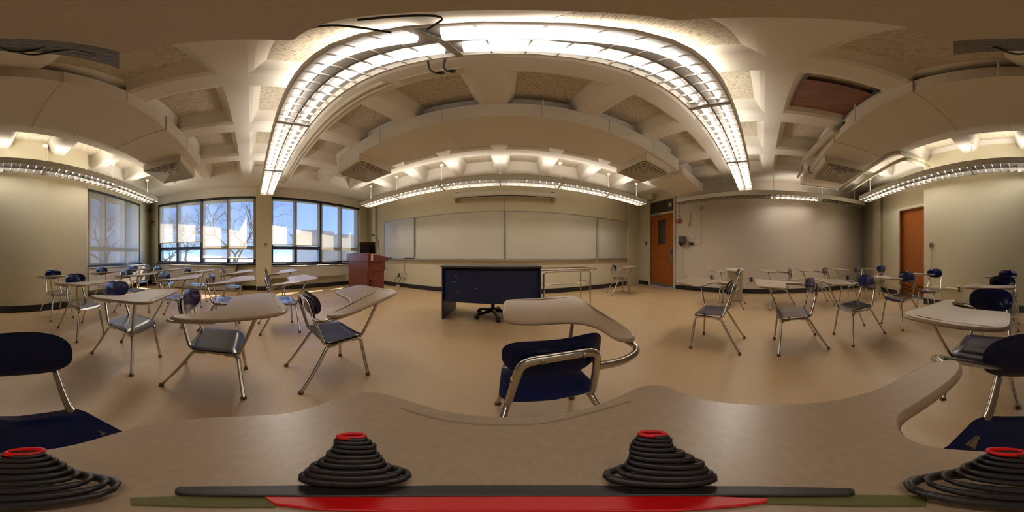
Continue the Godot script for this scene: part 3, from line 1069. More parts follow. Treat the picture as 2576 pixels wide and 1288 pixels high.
# ---------------------------------------------------------------- things on the front wall
func front_wall_things() -> void:
	side = 1
	var boards := [
		[967, 1043, "narrow whiteboard at the lectern end of the board row"],
		[1045, 1269, "wide whiteboard with window glare, left of the pull cord"],
		[1271, 1500, "wide clean whiteboard right of the pull cord"],
		[1503, 1580, "narrow whiteboard nearest the lone chair by the door"],
	]
	var lo := 0.865
	var hi := 2.075
	for q in boards:
		var s0 := along(FRONT, q[0])
		var s1 := along(FRONT, q[1])
		var o := thing("whiteboard", q[2], "whiteboard", seat_at(FRONT, (s0 + s1) / 2, -0.02, lo), "row of whiteboards")
		part("writing_surface", slab_s(FRONT, s0 + 0.015, s1 - 0.015, lo + 0.015, hi - 0.015, -0.018, 0.0), M.white_board, o)
		var f := MB.new()
		slab_s(FRONT, s0, s1, hi - 0.02, hi, -0.026, 0.0, 0.0, f)
		slab_s(FRONT, s0, s1, lo, lo + 0.02, -0.026, 0.0, 0.0, f)
		slab_s(FRONT, s0, s0 + 0.02, lo, hi, -0.026, 0.0, 0.0, f)
		slab_s(FRONT, s1 - 0.02, s1, lo, hi, -0.026, 0.0, 0.0, f)
		part("frame", f, M.alu, o)
		part("marker_tray", slab_s(FRONT, s0, s1, lo - 0.03, lo, -0.06, 0.0, 0.004), M.alu, o)
	for q in [[1017, 1038, "black board eraser on the marker tray left of the wide boards"], [974, 983, "short black marker on the tray beside the lectern"]]:
		single("board_eraser" if q[0] > 1000 else "marker", slab(FRONT, q[0], q[1], lo, lo + 0.03, -0.055, -0.022, 0.005), M.black, q[2], "eraser" if q[0] > 1000 else "marker")
	# pull-down screen
	var s0 := along(FRONT, 1141, -0.12)
	var s1 := along(FRONT, 1399, -0.12)
	var o := thing("projection_screen", "rolled-up projection screen in a white case over the whiteboards", "screen", seat_at(FRONT, (s0 + s1) / 2, -0.1, 2.41))
	for s in [s0, s1 - 0.1]:
		part("wood_block", slab_s(FRONT, s, s + 0.1, 2.36, 2.64, -0.04, 0.0, 0.004), M.pine, o)
	var mb := MB.new()
	xf = FRONT
	tube(mb, [Vector3(s0, -0.10, 2.50), Vector3(s1, -0.10, 2.50)], 0.072, -1, 14)
	part("case", mb, M.white, o)
	part("screen_slot", slab_s(FRONT, s0 + 0.03, s1 - 0.03, 2.425, 2.45, -0.13, -0.07), M.black, o)
	mb = MB.new()
	xf = FRONT
	var cx := along(FRONT, 1268)
	tube(mb, [Vector3(cx, -0.10, 2.43), Vector3(cx, -0.09, 2.04)], 0.006)
	part("pull_cord", mb, M.grey, o)
	# cable raceway and outlet
	o = thing("cable_raceway", "cream cable raceway stepping down the wall beside the lectern", "raceway", seat_at(FRONT, along(FRONT, 1014), -0.02, 0.3))
	var rh := rise(FRONT, 1000, 659)
	part("channel", slab(FRONT, 975, 1016, rh - 0.015, rh + 0.015, -0.025, 0.0, 0.004), M.ivory, o)
	part("channel", slab(FRONT, 1013, 1017, rise(FRONT, 1014, 690), rh, -0.025, 0.0, 0.004), M.ivory, o)
	part("box", slab(FRONT, 1009, 1019, rise(FRONT, 1014, 698), rise(FRONT, 1014, 684), -0.05, 0.0, 0.006), M.ivory, o)
	outlet(FRONT, 1003.5, 692, "dark wall outlet beside the lectern cables")
	mb = MB.new()
	xf = FRONT
	var a := along(FRONT, 1012)
	var b := along(FRONT, 1000)
	tube(mb, soft([Vector3(a, -0.05, rise(FRONT, 1014, 694)), Vector3(a - 0.03, -0.06, 0.22), Vector3(b, -0.10, 0.03), Vector3(b - 0.2, -0.15, 0.02)], 0.15), 0.009)
	single("power_cord", mb, M.grey, "grey power cord hanging from the raceway to the floor", "cord")
	mb = MB.new()
	tube(mb, soft([Vector3(b + 0.03, -0.02, rise(FRONT, 1003, 695)), Vector3(b - 0.05, -0.05, 0.25), Vector3(b - 0.1, -0.08, 0.05), Vector3(b - 0.3, -0.1, 0.02)], 0.15), 0.007)
	single("power_cord", mb, M.black, "thin black cord hanging from the wall outlet by the lectern", "cord")
	single("floor_box", slab(FRONT, 996, 1003, 0.0, 0.07, -0.14, -0.05, 0.01), M.ivory, "small ivory cable box on the floor by the black base strip", "box")
	single("wall_hook", slab(RIGHT, 1622, 1626, rise(RIGHT, 1624, 616), rise(RIGHT, 1624, 608), -0.03, 0.0, 0.005), M.steel, "small steel hook on the corner wall beside the entrance door", "hook")

func outlet(w: Transform3D, b: float, row: float, label: String, m: Material = null) -> void:
	var h := rise(w, b, row)
	var s := along(w, b)
	var o := thing("wall_outlet", label, "outlet", seat_at(w, s, 0, h - 0.06))
	part("cover_plate", slab_s(w, s - 0.04, s + 0.04, h - 0.06, h + 0.06, -0.012, 0.0, 0.004), m if m else M.steel, o)
	for k in [-0.026, 0.026]:
		part("socket", slab_s(w, s - 0.02, s + 0.02, h + k - 0.016, h + k + 0.016, -0.016, -0.008, 0.004), M.black, o)

func right_wall_things() -> void:
	side = 1
	var w := RIGHT
	var o := thing("fire_strobe", "small red fire strobe high beside the entrance door", "alarm", seat_at(w, along(w, 1706), 0, rise(w, 1706, 514)))
	part("body", slab(w, 1702, 1710, rise(w, 1706, 514), rise(w, 1706, 506), -0.05, 0.0, 0.01), M.red, o)
	part("lens", slab(w, 1704, 1707, rise(w, 1706, 512), rise(w, 1706, 508), -0.06, -0.04, 0.005), M.white, o)
	var mb := MB.new()
	xf = w
	var s := along(w, 1709.5)
	tube(mb, [Vector3(s, -0.012, rise(w, 1709, 514)), Vector3(s, -0.012, rise(w, 1709, 552))], 0.009)
	part("conduit", mb, M.ivory, o)
	o = thing("fire_alarm_pull", "red fire alarm pull box with white lettering by the door", "alarm", seat_at(w, along(w, 1706), 0, rise(w, 1706, 562)))
	part("body", slab(w, 1700.5, 1711, rise(w, 1706, 562), rise(w, 1706, 552), -0.045, 0.0, 0.008), M.red, o)
	part("white_bar", slab(w, 1702, 1709.5, rise(w, 1706, 558.5), rise(w, 1706, 556.5), -0.055, -0.04, 0.004), M.white, o)
	letters(o, "FIRE", w, 1702.6, rise(w, 1706, 555.4), 0.028, M.white, -0.048)
	o = thing("soap_dispenser", "dark grey wall dispenser with red badge beside the door", "dispenser", seat_at(w, along(w, 1713), 0, rise(w, 1713, 617)))
	part("body", slab(w, 1705.5, 1721, rise(w, 1713, 616), rise(w, 1713, 595), -0.10, 0.0, 0.02), M.grey, o)
	part("spout_shelf", slab(w, 1707, 1715, rise(w, 1713, 613), rise(w, 1713, 610), -0.115, -0.08, 0.004), M.black, o)
	part("red_badge", slab(w, 1712, 1717, rise(w, 1713, 598.5), rise(w, 1713, 596.5), -0.108, -0.09, 0.003), M.red, o)
	part("nozzle", slab(w, 1711, 1716, rise(w, 1713, 618.5), rise(w, 1713, 616), -0.08, -0.03, 0.005), M.black, o)
	mb = MB.new()
	xf = w
	s = along(w, 1717)
	tube(mb, soft([Vector3(s, -0.012, rise(w, 1717, 618)), Vector3(s, -0.012, rise(w, 1717, 690)), Vector3(along(w, 1732), -0.012, rise(w, 1732, 694))], 0.08), 0.007)
	part("supply_line", mb, M.ivory, o)
	o = thing("thermostat", "small ivory sensor high on the right wall with conduit below", "thermostat", seat_at(w, along(w, 1761), 0, rise(w, 1761, 531)))
	part("body", slab(w, 1757.5, 1765.5, rise(w, 1761, 531), rise(w, 1761, 519.5), -0.03, 0.0, 0.006), M.ivory, o)
	part("dial", slab(w, 1760, 1763.5, rise(w, 1761, 527.5), rise(w, 1761, 523.5), -0.038, -0.025, 0.004), M.cabinet, o)
	mb = MB.new()
	xf = w
	s = along(w, 1763)
	tube(mb, soft([Vector3(s, -0.012, rise(w, 1763, 531)), Vector3(s, -0.012, rise(w, 1763, 614)), Vector3(along(w, 1746), -0.012, rise(w, 1746, 614))], 0.04), 0.008)
	part("conduit", mb, M.wall_pale, o)
	o = thing("switch_plate", "steel plate of three light switches right of the dispenser", "switch", seat_at(w, along(w, 1738), 0, rise(w, 1738, 619)))
	part("plate", slab(w, 1731.5, 1746, rise(w, 1738, 619), rise(w, 1738, 608.5), -0.012, 0.0, 0.004), M.steel, o)
	for k in 3:
		part("toggle", slab(w, 1733.6 + k * 4.1, 1735.4 + k * 4.1, rise(w, 1738, 616), rise(w, 1738, 611.5), -0.03, -0.01, 0.004), M.black, o)
	single("blank_plate", slab(w, 1738, 1748, rise(w, 1743, 599.5), rise(w, 1743, 592.5), -0.01, 0.0, 0.003), M.white, "small blank white plate over the three light switches", "plate")
	mb = MB.new()
	xf = w
	var pts := []
	for q in [[1740, 535], [1737, 543], [1739, 551], [1736, 560], [1733, 567], [1734, 571.5], [1738, 570], [1738.5, 564], [1736, 558]]:
		pts.append(Vector3(along(w, q[0]), -0.02, rise(w, q[0], q[1])))
	tube(mb, soft(pts, 0.06, 4), 0.005)
	single("hanging_wire", mb, M.grey, "thin loop of wire hanging on the right wall above the switches", "wire")
	outlet(w, 1790, 697.5, "wall outlet left of the tall cream waste bin")
	outlet(w, 1890, 703, "wall outlet right of the tall cream waste bin")
	outlet(w, 2084, 701, "wall outlet behind the third chair along the right wall")
	outlet(w, 2132, 699, "wall outlet behind the fourth chair along the right wall", M.grey)
	mb = MB.new()
	xf = w
	tube(mb, soft([Vector3(along(w, 1894), -0.012, rise(w, 1894, 704)), Vector3(along(w, 2080), -0.012, rise(w, 1894, 703)), Vector3(along(w, 2120), -0.012, rise(w, 2120, 689)), Vector3(along(w, 2168), -0.012, rise(w, 2120, 689))], 0.05), 0.008)
	single("wall_conduit", mb, M.wall_pale, "thin painted conduit linking the outlets along the right wall", "conduit")
	# bulkhead over the entrance corner
	mb = slab(w, 1585, 1640, 2.78, 2.97, -0.2, 0.0)
	part("bulkhead", mb, M.wall, setting("trim_3", "painted bulkhead over the entrance door"))

func back_wall_things() -> void:
	side = 1
	var w := BACK
	var o := thing("switch_plate", "steel switch plate with red rocker right of the louvred door", "switch", seat_at(w, along(w, 2340), 0, rise(w, 2340, 625)))
	part("plate", slab(w, 2337, 2344, rise(w, 2340, 624.5), rise(w, 2340, 610), -0.014, 0.0, 0.004), M.steel, o)
	part("red_rocker", slab(w, 2338, 2341, rise(w, 2340, 619), rise(w, 2340, 615), -0.022, -0.01, 0.003), M.red, o)
	var mb := MB.new()
	xf = w
	var s := along(w, 2343)
	tube(mb, [Vector3(s, -0.012, rise(w, 2343, 625)), Vector3(s, -0.012, rise(w, 2343, 722))], 0.010)
	part("conduit", mb, M.ivory, o)
	single("wall_raceway", slab(w, 2345, 2410, rise(w, 2380, 727), rise(w, 2380, 722.5), -0.025, 0.0, 0.004), M.ivory, "low ivory raceway on the rear wall leading to an outlet", "raceway")
	outlet(w, 2413, 727.5, "ivory-framed outlet at the end of the low raceway", M.ivory)

# ---------------------------------------------------------------- furniture at the front
func placed(x: float, y: float, yaw: float) -> Transform3D:   # yaw turns clockwise seen from above, 0 faces the whiteboards
	var a := deg_to_rad(yaw)
	return Transform3D(Basis(Vector3(cos(a), -sin(a), 0), Vector3(sin(a), cos(a), 0), Vector3(0, 0, 1)), Vector3(x, y, 0))

func bx(x0: float, x1: float, y0: float, y1: float, h0: float, h1: float, bev := 0.0) -> MB:
	var mb := MB.new()
	box(mb, x0, x1, y0, y1, h0, h1, bev)
	return mb

func rodp(pts: Array, r: float, rad := 0.06) -> MB:
	var mb := MB.new()
	tube(mb, soft(pts, rad), r)
	return mb

func furniture() -> void:
	side = 1
	# teacher's desk
	xf = Transform3D()
	M.desk_blue = mat(Color8(23, 33, 74), 0.5)
	M.desk_top = mat(Color8(70, 66, 64), 0.4)
	var o := thing("teacher_desk", "dark blue panel-front teacher's desk facing the class", "desk", R(-0.23, 2.4, 0))
	part("desktop", bx(-0.915, 0.465, 2.12, 2.78, 0.785, 0.815, 0.006), M.desk_top, o)
	part("front_panel", bx(-0.885, 0.435, 2.16, 2.185, 0.29, 0.755, 0.004), M.desk_blue, o)
	part("dark_slot_strip", bx(-0.885, 0.435, 2.19, 2.21, 0.70, 0.785), M.black, o)  # black strip gives the recess under the desktop its dark look
	for x in [-0.905, 0.435]:
		part("side_panel", bx(x, x + 0.025, 2.14, 2.75, 0.0, 0.785, 0.004), M.desk_blue, o)
	var specks := MB.new()
	for q in [[-0.70, 0.66], [-0.71, 0.58], [-0.75, 0.575], [-0.42, 0.50], [-0.68, 0.44]]:
		box(specks, q[0], q[0] + 0.012, 2.1585, 2.1605, q[1], q[1] + 0.014)
	part("paint_chip", specks, M.cabinet, o)
	# office chair behind it
	o = thing("office_chair", "black five-star office chair tucked behind the blue desk", "chair", R(-0.21, 2.45, 0))
	xf = placed(-0.21, 2.46, 12)
	for k in 5:
		var a := TAU * k / 5.0 + 0.25
		var d := Vector3(cos(a), sin(a), 0)
		var lg := MB.new()
		tube(lg, [d * 0.03 + Vector3(0, 0, 0.10), d * 0.27 + Vector3(0, 0, 0.065)], 0.028, 0.018)
		var leg := part("star_leg", lg, M.rubber, o)
		var cm := MB.new()
		var t := Vector3(-sin(a), cos(a), 0)
		tube(cm, [d * 0.275 - t * 0.022 + Vector3(0, 0, 0.03), d * 0.275 + t * 0.022 + Vector3(0, 0, 0.03)], 0.03, -1, 12)
		part("caster", cm, M.rubber, leg)
	var mb := MB.new()
	tube(mb, [Vector3(0, 0, 0.07), Vector3(0, 0, 0.40)], 0.032, 0.024, 12)
	part("gas_column", mb, M.black, o)
	mb = MB.new()
	panel(mb, Vector3(0, 0.02, 0.45), Vector3(1, 0, 0), Vector3(0, 1, 0), Vector3(0, 0, 1), 0.22, 0.21, 4.0, func(p, q): return 0.01 * p * p, 0.06)
	part("seat", mb, M.rubber, o)
	mb = MB.new()
	panel(mb, Vector3(0, 0.24, 0.62), Vector3(-1, 0, 0), Vector3(0, 0, 1), Vector3(0, -1, 0), 0.20, 0.11, 4.0, func(p, q): return 0.03 * p * p, 0.04)
	part("backrest", mb, M.rubber, o)
	mb = MB.new()
	tube(mb, soft([Vector3(0, 0.05, 0.40), Vector3(0, 0.27, 0.40), Vector3(0, 0.275, 0.62)], 0.05), 0.018)
	part("back_bar", mb, M.black, o)
	# small chrome-legged table
	xf = Transform3D()
	o = thing("chrome_leg_table", "narrow beige table on chrome tube legs right of the blue desk", "table", R(1.0, 2.8, 0))
	var m2 := MB.new()
	plate(m2, smooth_outline([Vector2(0.56, 2.56), Vector2(1.50, 2.56), Vector2(1.52, 2.60), Vector2(1.52, 3.0), Vector2(1.50, 3.04), Vector2(0.56, 3.04), Vector2(0.54, 3.0), Vector2(0.54, 2.60)], 3), 0.705, 0.728, 0.008)
	part("tabletop", m2, M.laminate, o)
	for y in [2.60, 3.0]:
		part("leg_frame", rodp([Vector3(0.60, y, 0.0), Vector3(0.60, y, 0.685), Vector3(1.46, y, 0.685), Vector3(1.46, y, 0.0)], 0.014, 0.07), M.chrome, o)
	for x in [0.60, 1.46]:
		part("side_bar", rodp([Vector3(x, 2.60, 0.47), Vector3(x, 3.0, 0.47)], 0.010), M.chrome, o)
	part("cross_bar", rodp([Vector3(0.60, 2.62, 0.47), Vector3(1.46, 2.62, 0.47)], 0.010), M.chrome, o)
	# lectern
	o = thing("lectern", "reddish cherry wood lectern with a sloping overhanging top", "lectern", R(-2.7, 2.3, 0))
	part("body", bx(-3.02, -2.38, 2.07, 2.54, 0.03, 0.70, 0.006), M.cherry, o)
	part("plinth", bx(-2.99, -2.40, 2.09, 2.52, 0.0, 0.04), M.black, o)
	part("drawer_case", bx(-3.02, -2.35, 2.06, 2.55, 0.645, 0.84, 0.006), M.cherry, o)
	mb = MB.new()
	hexa(mb, [Vector3(-3.06, 2.03, 0.835), Vector3(-2.32, 2.03, 0.835), Vector3(-2.32, 2.60, 0.835), Vector3(-3.06, 2.60, 0.835), Vector3(-3.06, 2.03, 1.005), Vector3(-2.32, 2.03, 1.005), Vector3(-2.32, 2.60, 0.93), Vector3(-3.06, 2.60, 0.93)], 0.008)
	part("sloping_top", mb, M.cherry, o)
	part("switch_plate", bx(-2.325, -2.315, 2.10, 2.16, 0.86, 0.985, 0.003), M.ivory, o)
	for h in [0.42, 0.34]:
		part("cable_port", bx(-2.385, -2.372, 2.13, 2.19, h, h + 0.06, 0.004), M.black, o)
	part("door_panel", bx(-2.385, -2.374, 2.24, 2.52, 0.08, 0.62, 0.003), M.cherry, o)
	# monitor on the lectern
	o = thing("monitor", "black flat monitor tilted back on the lectern", "monitor", R(-2.6, 2.34, 0.97))
	xf = placed(-2.64, 2.30, -40)
	mb = MB.new()
	hexa(mb, [Vector3(-0.17, 0.0, 1.0), Vector3(0.17, 0.0, 1.0), Vector3(0.17, 0.035, 1.0), Vector3(-0.17, 0.035, 1.0), Vector3(-0.17, -0.07, 1.245), Vector3(0.17, -0.07, 1.245), Vector3(0.17, -0.035, 1.245), Vector3(-0.17, -0.035, 1.245)], 0.008)
	part("screen_housing", mb, M.black, o)
	part("stand_foot", bx(-0.09, 0.09, -0.06, 0.10, 0.965, 0.985, 0.004), M.black, o)
	mb = MB.new()
	hexa(mb, [Vector3(-0.04, -0.04, 0.985), Vector3(0.04, -0.04, 0.985), Vector3(0.04, 0.0, 0.985), Vector3(-0.04, 0.0, 0.985), Vector3(-0.05, -0.075, 1.12), Vector3(0.05, -0.075, 1.12), Vector3(0.05, -0.03, 1.12), Vector3(-0.05, -0.03, 1.12)], 0.004)
	part("stand_neck", mb, M.black, o)
	xf = Transform3D()
	o = thing("gooseneck_microphone", "thin gooseneck microphone rising from the lectern", "microphone", R(-2.44, 2.45, 0.95))
	part("gooseneck", rodp([Vector3(-2.44, 2.46, 0.94), Vector3(-2.45, 2.45, 1.15), Vector3(-2.46, 2.42, 1.34), Vector3(-2.54, 2.38, 1.40)], 0.006, 0.12), M.black, o)
	part("capsule", rodp([Vector3(-2.53, 2.385, 1.395), Vector3(-2.57, 2.37, 1.405)], 0.014), M.black, o)
	part("socket_base", bx(-2.46, -2.42, 2.44, 2.48, 0.94, 0.965, 0.004), M.black, o)
	single("control_pad", bx(-2.96, -2.86, 2.10, 2.18, 0.985, 1.02, 0.006), M.black, "small black control pad on the window edge of the lectern", "controller")
	# waste bin
	o = thing("waste_bin", "tall round cream waste bin with a bag against the right wall", "bin", R(3.38, 0.6, 0))
	mb = MB.new()
	lathe(mb, 3.38, 0.59, [[0.001, 0.0], [0.15, 0.0], [0.155, 0.02], [0.18, 0.62], [0.185, 0.64], [0.172, 0.64], [0.15, 0.3], [0.001, 0.3]], 28)
	part("bin_body", mb, M.ivory, o)
	mb = MB.new()
	lathe(mb, 3.38, 0.59, [[0.186, 0.56], [0.192, 0.60], [0.194, 0.66], [0.182, 0.675], [0.168, 0.65], [0.15, 0.45]], 28)
	part("bag_collar", mb, M.white, o)

# ---------------------------------------------------------------- tablet-arm chairs
func seat_bulge(p: float, q: float) -> float:
	return 0.010 * p * p + 0.008 * maxf(0.0, -q) * q * q - 0.018 * pow(maxf(0.0, (q - 0.45) / 0.55), 2.0)

func back_bulge(p: float, q: float) -> float:
	return 0.035 * p * p - 0.004 * q * q

func chair(x: float, y: float, yaw: float, label: String, group: String, fine := false, tablet := true) -> void:
	xf = placed(x, y, yaw)
	var o := thing("tablet_chair", label, "chair", R(0, 0, 0), group)
	var seg := 10 if fine else 7
	var mb := MB.new()
	panel(mb, Vector3(0, 0.07, 0.395), Vector3(1, 0, 0), Vector3(0, 1, 0), Vector3(0, 0, 1), 0.155, 0.15, 6.0, seat_bulge, 0.012, 8 if fine else 6, 40 if fine else 28)
	part("seat", mb, M.navy, o)
	mb = MB.new()
	panel(mb, Vector3(0, -0.125, 0.655), Vector3(-1, 0, 0), Vector3(0, -0.12, 0.99), Vector3(0, 0.99, 0.12), 0.142, 0.078, 2.7, back_bulge, 0.012, 8 if fine else 5, 40 if fine else 26)
	var back := part("backrest", mb, M.navy, o)
	mb = MB.new()
	var rail := 0.20 if tablet else 0.06
	tube(mb, soft([Vector3(-0.128, rail, 0.368), Vector3(-0.128, -0.065, 0.368), Vector3(-0.105, -0.135, 0.60), Vector3(-0.092, -0.158, 0.682), Vector3(0.092, -0.158, 0.682), Vector3(0.105, -0.135, 0.60), Vector3(0.128, -0.065, 0.368), Vector3(0.128, rail, 0.368)], 0.05), 0.0115, -1, seg)
	part("back_frame", mb, M.chrome, o)
	for q in [[-1, 1], [1, 1], [1, -1], [-1, -1]]:
		mb = MB.new()
		var front := 0.195 if tablet else 0.06
		var foot := Vector3(0.175 * q[0], (front + 0.03 if q[1] > 0 else -0.225), 0.012)
		tube(mb, soft([Vector3(0.128 * q[0], front - 0.065 if q[1] > 0 else 0.02, 0.362), Vector3(0.130 * q[0], front if q[1] > 0 else -0.05, 0.358), foot], 0.03), 0.0135, 0.0105, seg)
		var lg := part("leg", mb, M.chrome, o)
		mb = MB.new()
		lathe(mb, foot.x, foot.y, [[0.001, 0.0], [0.015, 0.0], [0.017, 0.006], [0.015, 0.02], [0.010, 0.026]], 10)
		part("glide", mb, M.glide, lg)
	mb = MB.new()
	tube(mb, soft([Vector3(-0.125, rail - 0.08, 0.366), Vector3(0.125, rail - 0.08, 0.366)], 0.01), 0.010, -1, 6)
	part("under_bar", mb, M.chrome, o)
	if fine:
		for bp in [Vector3(-0.05, -0.172, 0.683), Vector3(0.05, -0.172, 0.683), Vector3(-0.112, -0.137, 0.585), Vector3(0.112, -0.137, 0.585)]:
			mb = MB.new()
			tube(mb, [bp + Vector3(0, 0.01, 0), bp + Vector3(0, -0.006, 0)], 0.009, 0.006, 8)
			part("bolt", mb, M.steel, back)
	if tablet:
		# the writing tablet leans a little towards the sitter
		var upright := xf
		xf = Transform3D(Basis(xf.basis.x, xf.basis.y + Vector3(0, 0, 0.11), xf.basis.z), xf.origin)
		mb = MB.new()
		var out := [Vector2(0.252, -0.115), Vector2(0.288, -0.09), Vector2(0.304, 0.0), Vector2(0.302, 0.12), Vector2(0.294, 0.28), Vector2(0.285, 0.375), Vector2(0.245, 0.428), Vector2(0.12, 0.427), Vector2(-0.09, 0.415), Vector2(-0.146, 0.388), Vector2(-0.156, 0.32), Vector2(-0.146, 0.185), Vector2(-0.105, 0.14), Vector2(0.0, 0.125), Vector2(0.10, 0.115), Vector2(0.17, 0.082), Vector2(0.206, 0.02), Vector2(0.217, -0.075)]
		plate(mb, smooth_outline(out, 4 if fine else 3), 0.636, 0.655, 0.010)
		var tb := part("tablet", mb, M.laminate, o)
		mb = MB.new()
		box(mb, -0.10, 0.21, 0.392, 0.398, 0.654, 0.6565)
		part("pencil_ridge", mb, M.laminate_edge, tb)
		xf = upright
		mb = MB.new()
		tube(mb, soft([Vector3(0.128, 0.19, 0.362), Vector3(0.145, 0.205, 0.40), Vector3(0.215, 0.285, 0.655), Vector3(0.10, 0.32, 0.664), Vector3(0.0, 0.30, 0.662)], 0.03), 0.0105, -1, seg)
		part("tablet_strut", mb, M.chrome, o)
		mb = MB.new()
		tube(mb, soft([Vector3(0.108, -0.13, 0.59), Vector3(0.19, -0.158, 0.595), Vector3(0.268, -0.142, 0.606), Vector3(0.262, -0.04, 0.620), Vector3(0.258, 0.10, 0.634)], 0.06), 0.0115, -1, seg)
		part("arm_tube", mb, M.chrome, o)

func chairs() -> void:
	var order := ["front", "second", "third", "fourth", "rear"]
	side = -1
	var files := [
		[[-0.98, 0.48, 0], [-0.97, -0.26, 0], [-0.96, -0.93, 0], [-0.95, -1.65, -2], [-0.92, -2.34, -3]],
		[[-1.97, 0.33, 0], [-1.99, -0.38, 0], [-1.99, -1.05, 0], [-1.95, -1.75, -2], [-1.93, -2.40, 0]],
		[[-2.97, 0.40, 2], [-2.94, -0.38, 0], [-2.97, -1.10, 0], [-2.95, -1.78, 0], [-2.83, -2.38, 4]],
	]
	var names := ["file third from the windows", "file second from the windows", "file closest to the windows"]
	for k in 3:
		for j in 5:
			var c: Array = files[k][j]
			chair(c[0], c[1], c[2], "blue tablet-arm chair, %s in the %s" % [order[j] if j in [0, 4] else order[j] + " from the front", names[k]], "tablet-arm chairs of the class", k == 0)
	side = 1
	files = [
		[[1.53, 0.42, 0], [1.53, -0.35, -2], [1.50, -1.01, -6], [1.45, -1.67, -4], [1.37, -2.32, -4]],
		[[2.94, 0.56, 0], [2.90, -0.36, 4], [2.90, -1.06, 0], [2.84, -1.76, 0], [2.77, -2.36, -4]],
	]
	names = ["middle file on the door side", "file along the blank right wall"]
	for k in 2:
		for j in 5:
			var c: Array = files[k][j]
			chair(c[0], c[1], c[2], "dark tablet-arm chair, %s in the %s" % [order[j] if j in [0, 4] else order[j] + " from the front", names[k]], "tablet-arm chairs of the class", k == 0 and j < 3)
	chair(0.13, 0.515, 1, "navy tablet-arm chair seen from behind, between the camera desk and the blue desk", "tablet-arm chairs of the class", true)
	chair(0.18, -0.93, 0, "navy tablet-arm chair directly behind the chair of the camera desk", "tablet-arm chairs of the class", true)
	chair(0.18, -1.67, 0, "navy tablet-arm chair second behind the chair of the camera desk", "tablet-arm chairs of the class")
	chair(0.17, -2.36, 0, "navy tablet-arm chair against the rear wall behind the camera desk", "tablet-arm chairs of the class")
	chair(2.58, 3.18, 105, "lone tablet-arm chair under the narrow whiteboard by the entrance door", "tablet-arm chairs of the class")
	for s in [-1, 1]:
		side = s
		chair(-0.055, -0.285, 0, "large navy chair of the camera desk, the end beside the %s" % ["window files" if s < 0 else "louvred door"], "chair of the camera desk, at both ends of the hall", true, false)

# ---------------------------------------------------------------- the desk below the camera
func desk_spot(b: float, row: float, h: float) -> Vector3:
	var z := REACH * (EYE - 0.71) / (row - 644.0)
	return Vector3(z * (b - 1288.0) / REACH, h, -z)

func on_desk(list: Array) -> Array:
	var o := []
	for q in list:
		var p := desk_spot(q[0], q[1], 0.71)
		o.append(Vector2(p.x, -p.z))
	return o

